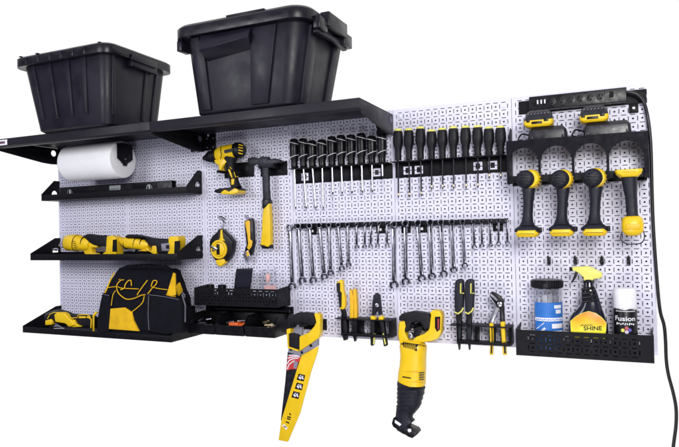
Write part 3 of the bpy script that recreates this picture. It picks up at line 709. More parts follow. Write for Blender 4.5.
obj('earplug', MB().loft([(K.P(490, 50, d + .3), .1, .1), (K.P(490, 58, d + .3), .36, .25), (K.P(490, 78, d + .3), .42, .3), (K.P(488, 95, d + .3), .3, .2), (K.P(486, 105, d + .3), .08, .08)], 16), PINK, t)
flat('card_edge', K, [(470, 120), (535, 118), (537, 150), (470, 150)], d + .12, PINK, t, .02)
# bin rail
t = thing('bin_rail', 'black rail with curled edge carrying the three small parts bins', 'rail', (32, 0, 3.0))
mb = MB().box(32.0, 47.8, -.2, -.08, 2.4, 4.2); obj('rail_plate', mb, TRAY, t, .03)
obj('rail_edge', MB().tube([(34.8, -1.6, 3.75), (47.9, -1.6, 3.75)], .22, 12), BLK, t)
obj('rail_arm', MB().box(34.8, 47.8, -1.6, -.2, 3.5, 3.6), TRAY, t, .02)
bl = ['small black parts bin holding silver bits, nearest the tool bag', 'small black parts bin holding an orange piece', 'small black parts bin holding brass fittings, nearest the handsaw']
for i, x0 in enumerate((31.9, 37.0, 42.2)):
    x1 = x0 + 4.9; z0 = .25
    t = thing('parts_bin', bl[i], 'parts bin', (x0 + 2.4, -2.6, z0), 'small black parts bins')
    mb = MB().box(x0 + .2, x1 - .2, -4.6, -.35, z0, z0 + .1)
    mb.prismx([(-4.9, z0 + 1.5), (-4.8, z0 + 1.5), (-4.5, z0 + .02), (-4.6, z0)], x0 + .12, x1 - .12)
    mb.box(x0 + .1, x1 - .1, -.36, -.26, z0, z0 + 2.9)
    obj('bin_shell', mb, BLK, t, .03)
    for x in (x0, x1 - .1):
        obj('bin_side', MB().prismx([(-4.6, z0), (-4.95, z0 + 1.6), (-4.3, z0 + 1.75), (-3.4, z0 + 2.9), (-.25, z0 + 3.0), (-.25, z0)], x, x + .1), BLK, t, .03)
    obj('front_rim', MB().box(x0 + .1, x1 - .1, -5.05, -4.8, z0 + 1.42, z0 + 1.56), BLK, t, .03)
rnd = random.Random(3)
cont = [('drill_bit_set', 'silver drill bits lying in the parts bin beside the tool bag', 'drill bits', 33.6, CHROME), ('brass_fitting_pile', 'brass fittings heaped in the parts bin beside the handsaw', 'fittings', 45.2, BRASS)]
for nm, lb, ct, cx, m in cont:
    t = thing(nm, lb, ct, (cx, -3, .4))
    for k in range(7):
        a = Vector((cx + rnd.uniform(-1.1, .9), -3.2 + rnd.uniform(-.9, .6), .9 + k * .2)); b = a + Vector((rnd.uniform(.6, 1.2), rnd.uniform(-.7, .4), rnd.uniform(-.1, .5)))
        obj('metal_bit', MB().cyl(a, b, .19, .14, 10), m, t)
t = thing('orange_socket', 'orange piece lying in the middle parts bin', 'adapter', (39.5, -3, .4))
obj('orange_body', MB().box(38.6, 40.3, -3.7, -2.4, .8, 2.0), ORG, t, .15, 3)
obj('orange_stem', MB().cyl((40.2, -3.2, 1.5), (41.4, -3.4, 1.9), .25), ORG, t)
pieces('steel_pin', MB().cyl((38.1, -3.3, 1.9), (39.4, -3.5, 2.2), .15).cyl((39.9, -3.0, 2.2), (41.3, -3.2, 2.3), .15), CHROME, t)

# ============================================================ SCREWDRIVERS
tool_strip(48.5, 63.8, 22.5, 24.55, 2.3, 'screwdriver_rack', 'black slotted rack carrying the ten white striped screwdrivers', 'tool rack', 'slotted screwdriver racks', (49.6, 60.9))
tool_strip(64.2, 79.3, 22.5, 24.55, 2.3, 'screwdriver_rack', 'black slotted rack carrying the ten yellow topped screwdrivers', 'tool rack', 'slotted screwdriver racks', (65.4, 67.0, 75.0, 76.9))
S1 = [(294, 139, 169, 295.7, 209), (303, 138.5, 168.5, 306.5, 209), (312, 140.5, 168.5, 315.8, 209), (321.8, 139.5, 168, 323.3, 209), (331.7, 136.5, 167.5, 333, 194.5),
      (341, 135.2, 166.5, 342.3, 194), (351, 134.8, 166, 352.2, 193.5), (361.2, 133.2, 165.5, 362.6, 193), (371.5, 136, 165, 372.6, 192.5), (381.7, 134, 164.5, 382.8, 178.5)]
for i, (u, v0, v1, ut, vt) in enumerate(S1):
    d = 1.5; a = P(u, v0, d); b = P(u + .6, v1, d); tip = P(ut, vt, d)
    t = thing('screwdriver', 'black screwdriver with white stripes, %s from the left in its rack of ten' % NTH[i], 'screwdriver', tip, 'black screwdrivers with white stripes')
    L = (a - b).length; ax = (a - b).normalized(); r = .67
    sec = [(0, .36), (.02, .42), (.12, .43), (.22, .40), (.34, .51), (.46, .56), (.7, .58), (.92, .56), (.97, .5), (1, .34)]
    obj('handle', MB().loft([(b + ax * (L * f), r * q / .6, r * q / .6) for f, q in sec], 18, exp=2.4), BLK, t, angle=60)
    for f in (.4, .86):
        c = b + ax * (L * f); rr = r * (.55 if f < .5 else .575) / .6 + .015
        sl = .38 if f < .5 else -.3
        pts = [c + Vector((rr * math.cos(w), rr * math.sin(w), sl * rr * math.cos(w))) for w in [math.pi * (1.02 + .96 * k / 16) for k in range(17)]]
        obj('white_stripe', MB().tube(pts, .05, 6), WMARK, t)
    obj('shaft', MB().cyl(b + ax * .1, tip + Vector((0, 0, .35)), .15, .14, 12), CHROME, t)
    obj('tip', MB().cyl(tip + Vector((0, 0, .5)), tip, .14, .05, 10), DKSTEEL, t)
S2 = [(398, 129.5, 160, 398.5, 198), (408.8, 129, 159.5, 409.8, 197.5), (420.4, 127.2, 159, 421.4, 196.5), (431.5, 130.2, 159, 431.8, 190), (442.3, 128.5, 158.5, 442.8, 189.5), (453.4, 127, 158, 453.8, 189.3),
      (465.6, 126.4, 157.5, 466.2, 188.8), (477.6, 126, 157, 478, 188.3), (488.9, 127.3, 156.6, 489.4, 179), (500.5, 126.5, 156, 501, 178.8)]
for i, (u, v0, v1, ut, vt) in enumerate(S2):
    d = 1.5; a = P(u, v0, d); b = P(u + .3, v1, d); tip = P(ut, vt, d)
    t = thing('screwdriver', 'black screwdriver with yellow top, %s from the left in its rack of ten' % NTH[i], 'screwdriver', tip, 'black screwdrivers with yellow tops')
    L = (a - b).length; ax = (a - b).normalized()
    sec = [(0, .42), (.22, .40), (.38, .46), (.5, .64), (.62, .68), (.9, .6), (.94, .56)]
    obj('handle', MB().loft([(b + ax * (L * f), q, q) for f, q in sec], 18, exp=2.6), RUB, t, angle=60)
    obj('yellow_cap', MB().loft([(b + ax * (L * f), q, q) for f, q in ((.94, .52), (.99, .5), (1.02, .35))], 18, exp=2.6), YELP, t)
    obj('shaft', MB().cyl(b + ax * .1, tip + Vector((0, 0, .35)), .11, .11, 12), DKSTEEL, t)
    obj('tip', MB().cyl(tip + Vector((0, 0, .62)), tip + Vector((0, 0, .35)), .125, .125, 10), BRASS, t)
    obj('tip', MB().cyl(tip + Vector((0, 0, .35)), tip, .12, .04, 10), DKSTEEL, t)

# ============================================================ WRENCHES
def wrench_rack(x0, x1, z0, z1, label, pads):
    t = thing('wrench_rack', label, 'tool rack', (x0, 0, z0), 'black wrench racks')
    obj('rack_bar', MB().box(x0, x1, -.95, -.8, z0, z1).box(x0, x1, -.8, -.1, z1 - .08, z1), TRAY, t, .02)
    for x in pads:
        p_ = obj('rack_bracket', MB().box(x, x + 1.3, -.2, -.08, z0 - .95, z1 - .1), TRAY, t, .02)
        obj('bracket_window', MB().box(x + .45, x + .8, -.24, -.202, z0 - .6, z0 - .25), WHT, p_)
    return t
wrench_rack(48.6, 63.6, 15.85, 16.55, 'black rack bar holding the left set of combination wrenches', (50.6, 61.2))
wrench_rack(63.9, 79.2, 15.85, 16.5, 'black rack bar holding the right set of combination wrenches', (64.9, 67.2, 77.3))
W1 = [(290, 227.5, 292.5, 286.5, 1.0), (298.4, 226.3, 302.6, 280.7, .95), (309.6, 226, 313.5, 280.2, .92), (319.4, 225.5, 324.6, 276.9, .88), (329, 225.2, 330.8, 272.8, .8), (338.3, 225, 342, 268.6, .74),
      (347.6, 224.6, 348.8, 264.8, .68), (356.8, 224.4, 356.8, 247, .52), (365.2, 224.2, 364.8, 246.2, .5), (371, 224, 370.7, 245.8, .5), (379, 223.8, 377.6, 245, .48), (387, 223.5, 387.2, 244.8, .46)]
W2 = [(393.8, 225, 394.2, 285, 1.0), (405.6, 223.8, 406, 281.6, .95), (418, 223.4, 422, 278.4, .9), (430.3, 223, 432.3, 276.4, .87), (441, 222.8, 444, 273.8, .82), (451.9, 222.4, 454, 269.8, .76),
      (462.6, 222, 465, 265.6, .68), (473.5, 221.7, 474.6, 247, .52), (481.4, 221.5, 482.3, 245.6, .5), (489.8, 221.2, 490.8, 245.4, .5), (498.4, 221, 498.7, 243.9, .48), (507, 220.7, 507.6, 242.8, .46)]
def annulus(mb, c, ro, ri, y0, y1, n=20): return mb.ringp((c.x, c.z), ro, ri, y0, y1, n)
for si, S in enumerate((W1, W2)):
    for i, (u0, v0, u1, v1, s) in enumerate(S):
        d = 1.25; T = P(u0, v0, d); B = P(u1, v1, d)
        t = thing('combination_wrench', '%s combination wrench, %s from the left in the %s set of twelve' % ('long chrome' if i < 7 else 'short chrome', NTH[i], ('left', 'right')[si]), 'wrench', B, 'chrome combination wrenches, %s set' % ('left', 'right')[si])
        dz = (B - T).normalized(); th = .13 * s + .05; L = (B - T).length
        mb = MB(); annulus(mb, T, .55 * s, .33 * s, -d - th, -d + th)
        obj('ring_end', mb, WCHROME, t, .025)
        hw0, hw1 = .27 * s, .21 * s
        c = Vector((dz.z, 0, -dz.x))
        def q(f, w): p = T + dz * (L * f) + c * w; return (p.x, p.z)
        e0, e1 = .5 * s / L, 1 - .55 * s / L
        mb = MB().prism([q(e0, hw0), q(.5, hw1), q(e1, hw0), q(e1, -hw0), q(.5, -hw1), q(e0, -hw0)], -d - th * .8, -d + th * .8)
        h = obj('handle', mb, WCHROME, t, .035)
        if i < 7: obj('inset', MB().prism([q(e0 + .12, hw0 * .35), q(e1 - .08, hw0 * .35), q(e1 - .08, -hw0 * .35), q(e0 + .12, -hw0 * .35)], -d - th * .8 - .02, -d - th * .8 - .003), CHROME, h)
        ang = math.degrees(math.atan2(dz.z, dz.x)) + 15
        mb = MB(); mb.ringp((B.x, B.z), .62 * s, .33 * s, -d - th, -d + th, 16, ang + 42, ang + 318)
        obj('open_end', mb, WCHROME, t, .025)

# ============================================================ PLIER RACKS
def plier_rack(x0, x1, zt, label):
    t = thing('plier_rack', label, 'tool rack', (x0, 0, zt), 'black plier racks')
    xa, xb = x0 + .9, x1 - .3
    obj('rack_shelf', MB().box(x0, x1, -3.0, -.9, zt - .07, zt + .05).box(xa, xb, -.9, -.1, zt - .07, zt + .0), TRAY, t, .02)
    pieces('front_lip', MB().box(xa, xb, -3.02, -2.94, zt - 2.3, zt - 1.9), TRAY, t, .02)
    obj('rack_floor', MB().box(xa, xb, -2.94, -.12, zt - 2.3, zt - 2.22), TRAY, t, .02)
    for x in (xa, xa + 2.3, xb - 2.2, xb - .1): obj('upright', MB().box(x, x + .09, -2.93, -.12, zt - 2.2, zt - .08), TRAY, t, .01)
    obj('side_plate', MB().prismx([(-.1, zt + .1), (-2.2, zt + .1), (-2.9, zt - .5), (-2.9, zt - 1.8), (-2.2, zt - 2.4), (-.1, zt - 2.4)], xb + .0, xb + .1), TRAY, t, .02)
    return t
plier_rack(55.8, 64.1, 3.15, 'black rack holding the yellow handled pliers and the crimping snips')
plier_rack(72.0, 79.8, 2.95, 'black rack holding two dark pliers and the slip joint pliers')
K = Crop(330, 275, 5.957); d = 2.3
o = K.P(85, 300, d); t = thing('side_cutter', 'yellow and black gripped tool at the left of its rack, nose down', 'pliers', o)
puffy('yellow_grip', K, [(42, 45), (65, 28), (80, 28), (84, 90), (95, 130), (96, 190), (85, 205), (62, 200), (55, 120), (48, 90)], d, .8, YEL, t, .14)
puffy('black_grip', K, [(42, 48), (62, 44), (62, 95), (72, 105), (70, 190), (60, 195), (50, 110), (43, 90)], d + .3, .5, RUB, t, .08)
puffy('pivot', K, [(65, 200), (92, 205), (98, 240), (95, 260), (72, 260), (72, 225)], d, .6, BLK, t, .08)
puffy('nose', K, [(72, 260), (100, 260), (108, 330), (105, 385), (85, 390), (72, 340)], d, .6, RUB, t, .1)
o = K.P(150, 390, d); t = thing('long_nose_pliers', 'pliers standing nose down between cutters and snips, both handles yellow', 'pliers', o)
puffy('handle', K, [(120, 90), (126, 84), (132, 90), (145, 130), (145, 255), (122, 258), (122, 150)], d, .7, YELD, t, .12)
puffy('handle', K, [(140, 85), (148, 80), (160, 90), (166, 180), (165, 255), (147, 258), (145, 150)], d, .7, YELD, t, .12)
puffy('jaws', K, [(134, 258), (165, 258), (166, 350), (155, 395), (148, 395), (136, 345)], d, .6, BLK, t, .08)
o = K.P(290, 420, d); t = thing('crimping_snips', 'black jawed snips with yellow collars and black handles hanging down', 'snips', o)
puffy('jaw', K, [(255, 165), (262, 120), (280, 104), (300, 118), (305, 170), (312, 235), (295, 240), (285, 205), (268, 240), (252, 240)], d, .5, DKSTEEL, t, .1)
obj('pivot_bolt', MB().lathe(K.P(280, 180, d + .25), [(.26, .02), (.26, -.1), (.15, -.14)], 16, 'Y'), STEEL, t)
puffy('collar', K, [(245, 245), (258, 240), (274, 248), (276, 266), (248, 266)], d, .8, YEL, t, .1)
puffy('collar', K, [(294, 248), (310, 240), (324, 250), (322, 266), (294, 266)], d, .8, YEL, t, .1)
g = puffy('handle', K, [(248, 268), (275, 268), (270, 330), (272, 350), (262, 420), (246, 420), (243, 350)], d, .7, RUB, t, .15)
g2 = puffy('handle', K, [(296, 268), (322, 268), (332, 330), (344, 420), (324, 425), (312, 350)], d, .7, RUB, t, .15)
for pts in ([(262, 345), (273, 348), (263, 412), (257, 412)], [(314, 350), (320, 345), (334, 410), (328, 415)]): flat('yellow_stripe', K, pts, d + .36, YELP, g, .05)
K = Crop(445, 270, 5.257)
for i, x0 in enumerate((0, 52)):
    o = K.P(75 + x0 * 1.15, 420, d)
    t = thing('dark_pliers', ['black pliers standing nose down, left one of a matching pair', 'black pliers standing nose down, right one of a matching pair'][i], 'pliers', o, 'matching black nose down pliers')
    X = lambda pts: [(x + x0 * 1.03, y) for x, y in pts]
    puffy('grip', K, X([(55, 65), (62, 50), (85, 45), (100, 52), (102, 115), (98, 200), (92, 225), (72, 235), (55, 225), (52, 140)]), d, .9, GRIP, t, .2)
    ye = MB().tube([K.P(x, y, d + .5) for x, y in X(((83, 70), (82, 122), (100, 122)))], .09, 6).tube([K.P(x, y, d + .5) for x, y in X(((52, 222), (70, 230), (88, 215), (96, 198)))], .1, 6)
    pieces('yellow_edge', ye, YELP, t)
    puffy('pivot', K, X([(60, 232), (90, 230), (88, 285), (62, 285)]), d, .7, BLK, t, .08)
    puffy('nose', K, X([(60, 285), (88, 285), (84, 360), (80, 418), (74, 420), (64, 360)]), d, .5, DKSTEEL, t, .06)
o = K.P(280, 440, d); t = thing('slip_joint_pliers', 'slip joint pliers with open black jaws up and long yellow handles', 'pliers', o)
jp = MB().prism(K.poly([(238, 118), (255, 114), (285, 130), (308, 155), (312, 200), (316, 280), (292, 285), (288, 200), (275, 195), (268, 180), (236, 136)], d), -d - .25, -d + .25)
obj('jaw', jp, BLK, t, .06)
jp = MB().prism(K.poly([(232, 140), (268, 178), (290, 175), (290, 200), (262, 255), (250, 290), (232, 280), (240, 240), (268, 190), (240, 165)], d), -d - .1, -d + .3)
obj('jaw', jp, STEEL, t, .06)
flat('jaw_slot', K, [(268, 200), (282, 195), (262, 240), (248, 255)], d + .22, STEEL, t, .05)
flat('jaw_teeth', K, [(238, 122), (262, 138), (280, 160), (270, 162), (240, 136)], d + .27, STEEL, t, .05)
obj('pivot_nut', MB().lathe(K.P(288, 180, d + .3), [(.3, .02), (.3, -.12), (.18, -.16)], 16, 'Y'), STEEL, t)
puffy('handle', K, [(234, 278), (256, 280), (256, 360), (254, 446), (236, 446), (238, 350)], d + .1, .6, YEL, t, .12)
puffy('handle', K, [(292, 270), (318, 268), (316, 290), (320, 360), (326, 446), (306, 446), (298, 350)], d, .6, YEL, t, .12)
flat('grip_inlay', K, [(242, 385), (249, 385), (248, 438), (240, 438)], d + .42, BLK, t, .04)
flat('grip_inlay', K, [(308, 380), (317, 378), (321, 438), (311, 438)], d + .32, BLK, t, .04)

# ============================================================ HANDSAW
K = Crop(275, 305, 6.38); K8 = Crop(270, 370, 5.8); d = 3.4
sk = P(308, 325, .5)
bracket(48.6, 53.2, 1.0, 2.6, 1, 'black bracket carrying the handsaw', [(49.6, 50.1, -4.4, -.16, 2.0, 2.5), (50.9, 51.4, -4.4, -.16, 2.0, 2.5)])
o = K8.P(80, 412, d)
t = thing('handsaw', 'hand saw in a yellow sheath hanging blade down', 'saw', o)
def mix2(a, b): return K.poly(a, d) + K8.poly(b, d)
obj('blade', MB().prism(mix2([(82, 300), (170, 320)], [(165, 0), (85, 285), (72, 300), (64, 290), (90, 60)]), -d - .05, -d + .05), DKSTEEL, t)
obj('sheath', MB().prism(mix2([(172, 318), (278, 262), (272, 300)], [(240, 5), (175, 250), (105, 415), (52, 405), (68, 290), (155, 5)]), -d - .16, -d + .16), YEL, t, .05)
obj('heel_plate', MB().prism(K.poly([(92, 268), (160, 290), (165, 292), (278, 212), (278, 258), (168, 322), (88, 300)], d), -d - .3, -d + .3), GREY, t, .06)
puffy('yellow_handle', K, [(165, 198), (225, 172), (262, 130), (272, 105), (258, 52), (278, 48), (298, 62), (296, 180), (284, 210), (228, 250), (165, 292)], d, 1.1, YEL, t, .15)
puffy('yellow_cheek', K, [(84, 152), (108, 145), (110, 175), (96, 180), (98, 262), (158, 282), (158, 292), (92, 270)], d, 1.1, YEL, t, .05)
puffy('lower_grip', K, [(98, 180), (158, 182), (160, 282), (98, 262)], d, .9, RUB, t, .12)
puffy('black_grip', K, [(84, 92), (100, 52), (115, 66), (150, 48), (210, 46), (255, 55), (268, 105), (245, 130), (215, 112), (150, 118), (135, 142), (92, 148), (85, 125)], d, 1.2, RUB, t, .2)
puffy('inner_bar', K, [(135, 120), (178, 125), (176, 190), (140, 190), (128, 160)], d - .2, .7, GREY, t, .1)
bm_ = MB()
for x, y in ((103, 282), (172, 302), (230, 258)): bm_.lathe(K.P(x, y, d + .3), [(.2, .02), (.2, -.08), (.1, -.1)], 12, 'Y')
pieces('handle_bolt', bm_, BLK, t)
fs_ = Crop(275, 345, 8.94)
flat('flag_field', fs_, [(128, 88), (225, 100), (236, 112), (205, 165), (195, 215), (145, 215), (100, 228), (112, 150), (118, 105)], d + .07, RED, t, .02)
st = MB()
for pts in ([(122, 92), (180, 90), (215, 98)], [(115, 118), (150, 108), (200, 100), (225, 104)], [(110, 165), (130, 135), (165, 122), (210, 116)], [(110, 215), (125, 175), (150, 155), (175, 140)]):
    q = [fs_.P(x, y, d + .11) for x, y in pts]
    st.tube(q, .09, 6)
pieces('flag_stripe', st, WMARK, t)
flat('flag_label', fs_, [(175, 140), (200, 150), (205, 165), (190, 212), (165, 205), (168, 165)], d + .1, GREY, t, .02)
for k, (x, y) in enumerate(((212, 255), (195, 335), (165, 412))):
    e = flat('pictogram', fs_, [(x, y), (x + 58, y + 8 + 6), (x + 45, y + 70), (x - 18, y + 55)], d + .165, BLK, t, .02)
    w = MB().bar(fs_.P(x + 2, y + 30, d + .2), fs_.P(x + 20, y + 48, d + .2), .28, .03).bar(fs_.P(x + 25, y + 20, d + .2), fs_.P(x + 40, y + 52, d + .2), .22, .03).bar(fs_.P(x + 10, y + 18, d + .2), fs_.P(x + 42, y + 26, d + .2), .12, .03)
    obj('pictogram_mark', w, WMARK, e)
mb = MB()
for (a, b) in (((112, 250), (120, 262)), ((100, 270), (122, 276)), ((98, 280), (118, 288)), ((92, 300), (112, 308))): mb.bar(K8.P(*a, d + .17), K8.P(*b, d + .17), .18, .02)
obj('fine_print', mb, BLK, t)
obj('tip_mark', MB().bar(K8.P(68, 322, d + .17), K8.P(102, 335, d + .17), .14, .02).bar(K8.P(80, 315, d + .17), K8.P(95, 345, d + .17), .3, .02), WMARK, t)

# ============================================================ RECIPROCATING SAW
K = Crop(390, 300, 5.957); K7 = Crop(390, 370, 5.8); d = 3.0
bracket(66.3, 69.8, 1.6, 3.2, 1, 'black bracket carrying the reciprocating saw', [(67.0, 67.4, -3.6, -.16, 2.4, 2.9), (68.6, 69.0, -3.6, -.16, 2.4, 2.9)])
o = K7.P(100, 370, d)
t = thing('reciprocating_saw', 'yellow reciprocating saw hanging nose down with black boot', 'power saw', o)
def vs(cr, x0, x1, y, dep=1.0):   # cross-section of a vertical body from its left and right edges
    a, b = cr.P(x0, y, d), cr.P(x1, y, d); return ((a + b) / 2, (b.x - a.x) / 2, (b.x - a.x) / 2 * dep)
obj('motor_body', MB().loft([vs(K, 95, 185, 238, .8), vs(K, 72, 205, 252, .8), vs(K, 62, 216, 275, .8), vs(K, 66, 213, 330, .8), vs(K, 62, 212, 400, .8), vs(K7, 53, 205, 20, .8), vs(K7, 50, 204, 60, .8), vs(K7, 52, 203, 82, .8)], 28, exp=2.7), YEL, t, angle=50)
puffy('front_strut', K, [(62, 125), (100, 118), (106, 150), (98, 190), (118, 235), (150, 255), (120, 280), (66, 260), (55, 200)], d, 1.5, YEL, t, .25)
puffy('rear_strut', K, [(130, 245), (165, 215), (215, 195), (240, 172), (252, 85), (245, 70), (265, 55), (305, 62), (318, 90), (312, 190), (295, 225), (255, 240), (190, 250), (150, 262)], d, 1.5, YEL, t, .15)
flat('battery_recess', K, [(268, 100), (300, 98), (298, 175), (280, 190), (268, 165)], d + .76, BLK, t, .03)
flat('recess_rail', K, [(284, 112), (292, 112), (290, 172), (284, 178)], d + .8, RED, t, .03)
puffy('black_grip', K, [(62, 95), (80, 78), (120, 70), (150, 65), (200, 72), (240, 80), (250, 100), (246, 165), (215, 175), (190, 130), (175, 122), (140, 130), (128, 165), (110, 190), (95, 180), (104, 150), (95, 118), (64, 120)], d, 1.7, RUB, t, .3)
puffy('trigger', K, [(150, 165), (190, 160), (185, 195), (160, 225), (138, 215)], d, .8, BLK, t, .1)
puffy('lock_button', K, [(112, 200), (128, 190), (142, 215), (128, 232), (112, 225)], d + .2, .7, STEEL, t, .1)
bt = MB()
secs = [vs(K7, 48, 203, 80, .85)]
for k, (x0, x1, y) in enumerate(((44, 200, 95), (48, 197, 105), (44, 198, 120), (47, 190, 132), (43, 190, 148), (46, 182, 160), (42, 182, 175), (44, 172, 190), (40, 160, 205), (42, 150, 220), (38, 138, 235), (36, 130, 262), (34, 134, 285), (34, 152, 318), (60, 158, 330))): secs.append(vs(K7, x0, x1, y, .72))
bt.loft(secs, 28, exp=2.6); bo_ = obj('rubber_boot', bt, GRIP, t, angle=70)
rbt = MB()
for y, x0_, x1_ in ((112, 46, 197), (136, 45, 190), (160, 45, 182), (184, 43, 172), (208, 41, 157)):
    c_, hw_, _q = vs(K7, x0_, x1_, y, .72); rbt.tube([c_ + Vector((hw_ * 1.0 * math.cos(w), -hw_ * .74 * math.sin(w), .12 * math.cos(w))) for w in [math.pi * k / 16 for k in range(17)]], .09, 6)
pieces('boot_rib', rbt, GRIP, bo_)
sh = K7.poly([(30, 268), (45, 290), (160, 340), (172, 360), (140, 384), (118, 376), (30, 318), (22, 300)], d)
obj('shoe', MB().prism(sh, -d - .9, -d + .9), BLK, t, .08)
flat('shoe_slot', K7, [(30, 288), (78, 322), (74, 336), (28, 306)], d + .91, WHT, t, .02)
flat('shoe_slot', K7, [(104, 342), (122, 340), (124, 356), (112, 362), (102, 352)], d + .91, WHT, t, .02)
flat('front_vent', K7, [(72, 36), (122, 44), (120, 50), (72, 42)], d + 1.47, BLK, t, .03)
vm = MB()
for k in range(7):
    a = K.P(84 + k * 12, 282 + (k % 7) * 3, d + 1.42); vm.bar(a, a + Vector((-.05, .05, .75)), .11, .1)
obj('side_vent', vm, BLK, t)
pr_ = MB()
for k in range(4): pr_.bar(K7.P(168, 16 + k * 13, d + 1.3), K7.P(200, 14 + k * 13, d + 1.15), .12, .05)
obj('spec_print', pr_, BLK, t)
sm = MB(); sm.tube([K.P(x, y, d + dd) for x, y, dd in ((64, 262, .9), (90, 256, 1.38), (140, 262, 1.5), (190, 268, 1.3), (212, 275, .8))], .05, 6); obj('shell_seam', sm, BLK, t)
sm = MB()
for y in (8, 66): sm.tube([K7.P(x, y - 2 + (x - 50) * .04, d + dd) for x, dd in ((52, .6), (70, 1.25), (100, 1.46), (150, 1.46), (185, 1.25), (203, .6))], .035, 6)
pieces('shell_seam', sm, YELD, t)
bm_ = MB()
for x, y in ((78, 262), (155, 298), (160, 270)): bm_.lathe(K.P(x, y, d + 1.4), [(.13, .1), (.13, -.05)], 10, 'Y')
pieces('screw', bm_, BLK, t)

# ============================================================ POWER STRIP, CHARGERS
t = thing('mounting_bracket', 'wide black mounting plate behind the power strip', 'bracket', (80.7, 0, 29.6))
obj('bracket_plate', MB().box(80.9, 95.5, -.2, -.06, 29.7, 31.35), TRAY, t, .03)
sq = obj('lock_block', MB().box(93.6, 94.6, -.3, -.06, 28.65, 29.69), TRAY, t, .03)
obj('lock_hole', MB().lathe((94.1, -.3, 29.2), [(.16, 0), (.16, -.02)], 14, 'Y'), WHT, sq)
t = thing('power_strip', 'long black power strip with sockets at the top right', 'power strip', (82.2, 0, 29.8))
x0, x1 = 82.35, 93.35
obj('strip_housing', MB().box(x0, x1, -1.7, -.21, 29.82, 31.5), BLK, t, .08, 3)
us = MB()
for k in range(3): us.box(x0 + .95 + k * .42, x0 + 1.12 + k * .42, -1.73, -1.69, 30.5, 31.0)
pieces('usb_port', us, WMARK, t)
HOLE = mat('socket_dark', (.002, .002, .003), .9)
for k in range(6):
    xx = x0 + 2.7 + k * 1.1
    s_ = MB().lathe((xx, -1.705, 30.65), [(.46, 0), (.46, -.02), (.43, -.025)], 24, 'Y'); so = obj('socket', s_, BLK, t)
    mb = MB().box(xx - .22, xx - .11, -1.75, -1.735, 30.68, 30.95).box(xx + .11, xx + .22, -1.75, -1.735, 30.68, 30.95).lathe((xx, -1.735, 30.45), [(.13, 0), (.13, -.012)], 12, 'Y'); obj('socket_holes', mb, HOLE, so)
sw = obj('switch', MB().box(91.5, 91.95, -1.8, -1.69, 30.45, 31.15), HOLE, t, .02)
obj('switch_seam', MB().box(90.95, 90.99, -1.715, -1.7, 29.9, 31.45), HOLE, t)
# cord
pts = [P(627, 92, 1.2), P(634, 93, 1.2), P(640, 97, 1.1), P(644.5, 104, 1), P(647.3, 115, .8), P(649.5, 130, .8), P(651, 150, .7), P(652, 190, .5), P(653.5, 230, .4), P(657, 280, .4), P(660, 310, .4), P(664, 325, .3), P(665.5, 340, .1), P(666.3, 360, 0), P(668.5, 375, 0), P(673, 392, 0), P(676, 408, 0), P(676, 425, 0), P(673.5, 445, 0), P(671, 470, 0)]
def crom(q, n=6):
    out = []
    for i in range(len(q) - 1):
        p0, p1, p2, p3 = q[max(i - 1, 0)], q[i], q[i + 1], q[min(i + 2, len(q) - 1)]
        for k in range(n):
            s = k / n; out.append(.5 * ((2 * p1) + (p2 - p0) * s + (2 * p0 - 5 * p1 + 4 * p2 - p3) * s * s + (3 * p1 - p0 - 3 * p2 + p3) * s ** 3))
    out.append(q[-1]); return out
c_ = obj('power_cord', MB().tube(crom(pts), .19, 12), CORDM, t)

# gun rack
t = thing('drill_rack', 'black metal rack with four arched openings at the top right', 'drill rack', (79.9, 0, 20.5))
gx0, gx1, gz0, gz1, gD = 79.9, 95.35, 20.55, 25.8, 4.6
arch = [(80.15, 83.55), (83.85, 87.3), (87.6, 91.0), (91.3, 94.85)]
mb = MB()
# front plate: piers + spandrels as columns of quads above each arch
def fy(mb, xa, xb, za0, za1, zb0, zb1):
    vs = [(xa, -gD, za0), (xb, -gD, zb0), (xb, -gD, zb1), (xa, -gD, za1)]; vs += [(x, y + .07, z) for x, y, z in vs]
    mb.add(vs, [(0, 1, 2, 3), (7, 6, 5, 4), (0, 4, 5, 1), (2, 6, 7, 3), (0, 3, 7, 4), (1, 5, 6, 2)])
edges = [gx0] + [e for a in arch for e in a] + [gx1]
for i in range(0, len(edges), 2): fy(mb, edges[i], edges[i + 1], gz0, gz1, gz0, gz1)
for a, b in arch:
    r = (b - a) / 2; cx = (a + b) / 2; zc = 24.85 - r
    N = 16
    for k in range(N):
        w0, w1 = math.pi * (1 - k / N), math.pi * (1 - (k + 1) / N)
        xa, xb = cx + r * math.cos(w0), cx + r * math.cos(w1)
        fy(mb, xa, xb, zc + r * math.sin(w0), gz1, zc + r * math.sin(w1), gz1)
obj('arched_front', mb, RACK, t, smooth=False)
obj('top_plate', MB().box(gx0, gx1, -gD + .08, -.1, gz1 - .08, gz1 - .01), RACK, t)
mb = MB()
for a, b in arch:
    cx = (a + b) / 2
    mb.box(a - .05, cx - .75, -gD + .6, -gD + .68, 20.75, 21.55); mb.box(cx + .75, b + .05, -gD + .6, -gD + .68, 20.75, 21.55)
    mb.box(a - .05, cx - .75, -gD + .69, -.5, 21.45, 21.54); mb.box(cx + .75, b + .05, -gD + .69, -.5, 21.45, 21.54)
pieces('tool_rail', mb, TRAY, t)
obj('rear_rail', MB().box(gx0, gx1, -.16, -.08, 20.6, 21.9), TRAY, t)
for x in (gx0, gx1 - .07):
    obj('side_plate', MB().prismx([(-gD + .08, gz0), (-gD + .08, gz1 - .09), (-.1, gz1 - .09 + (1.6 if x == gx0 else 0) * 0), (-.1, gz0 + .4)], x, x + .07), RACK, t)
mb = MB().prismx([(-.1, 25.82), (-.1, 27.9), (-1.2, 27.9), (-3.2, 25.82)], 79.9, 79.97); obj('end_gusset', mb, RACK, t)

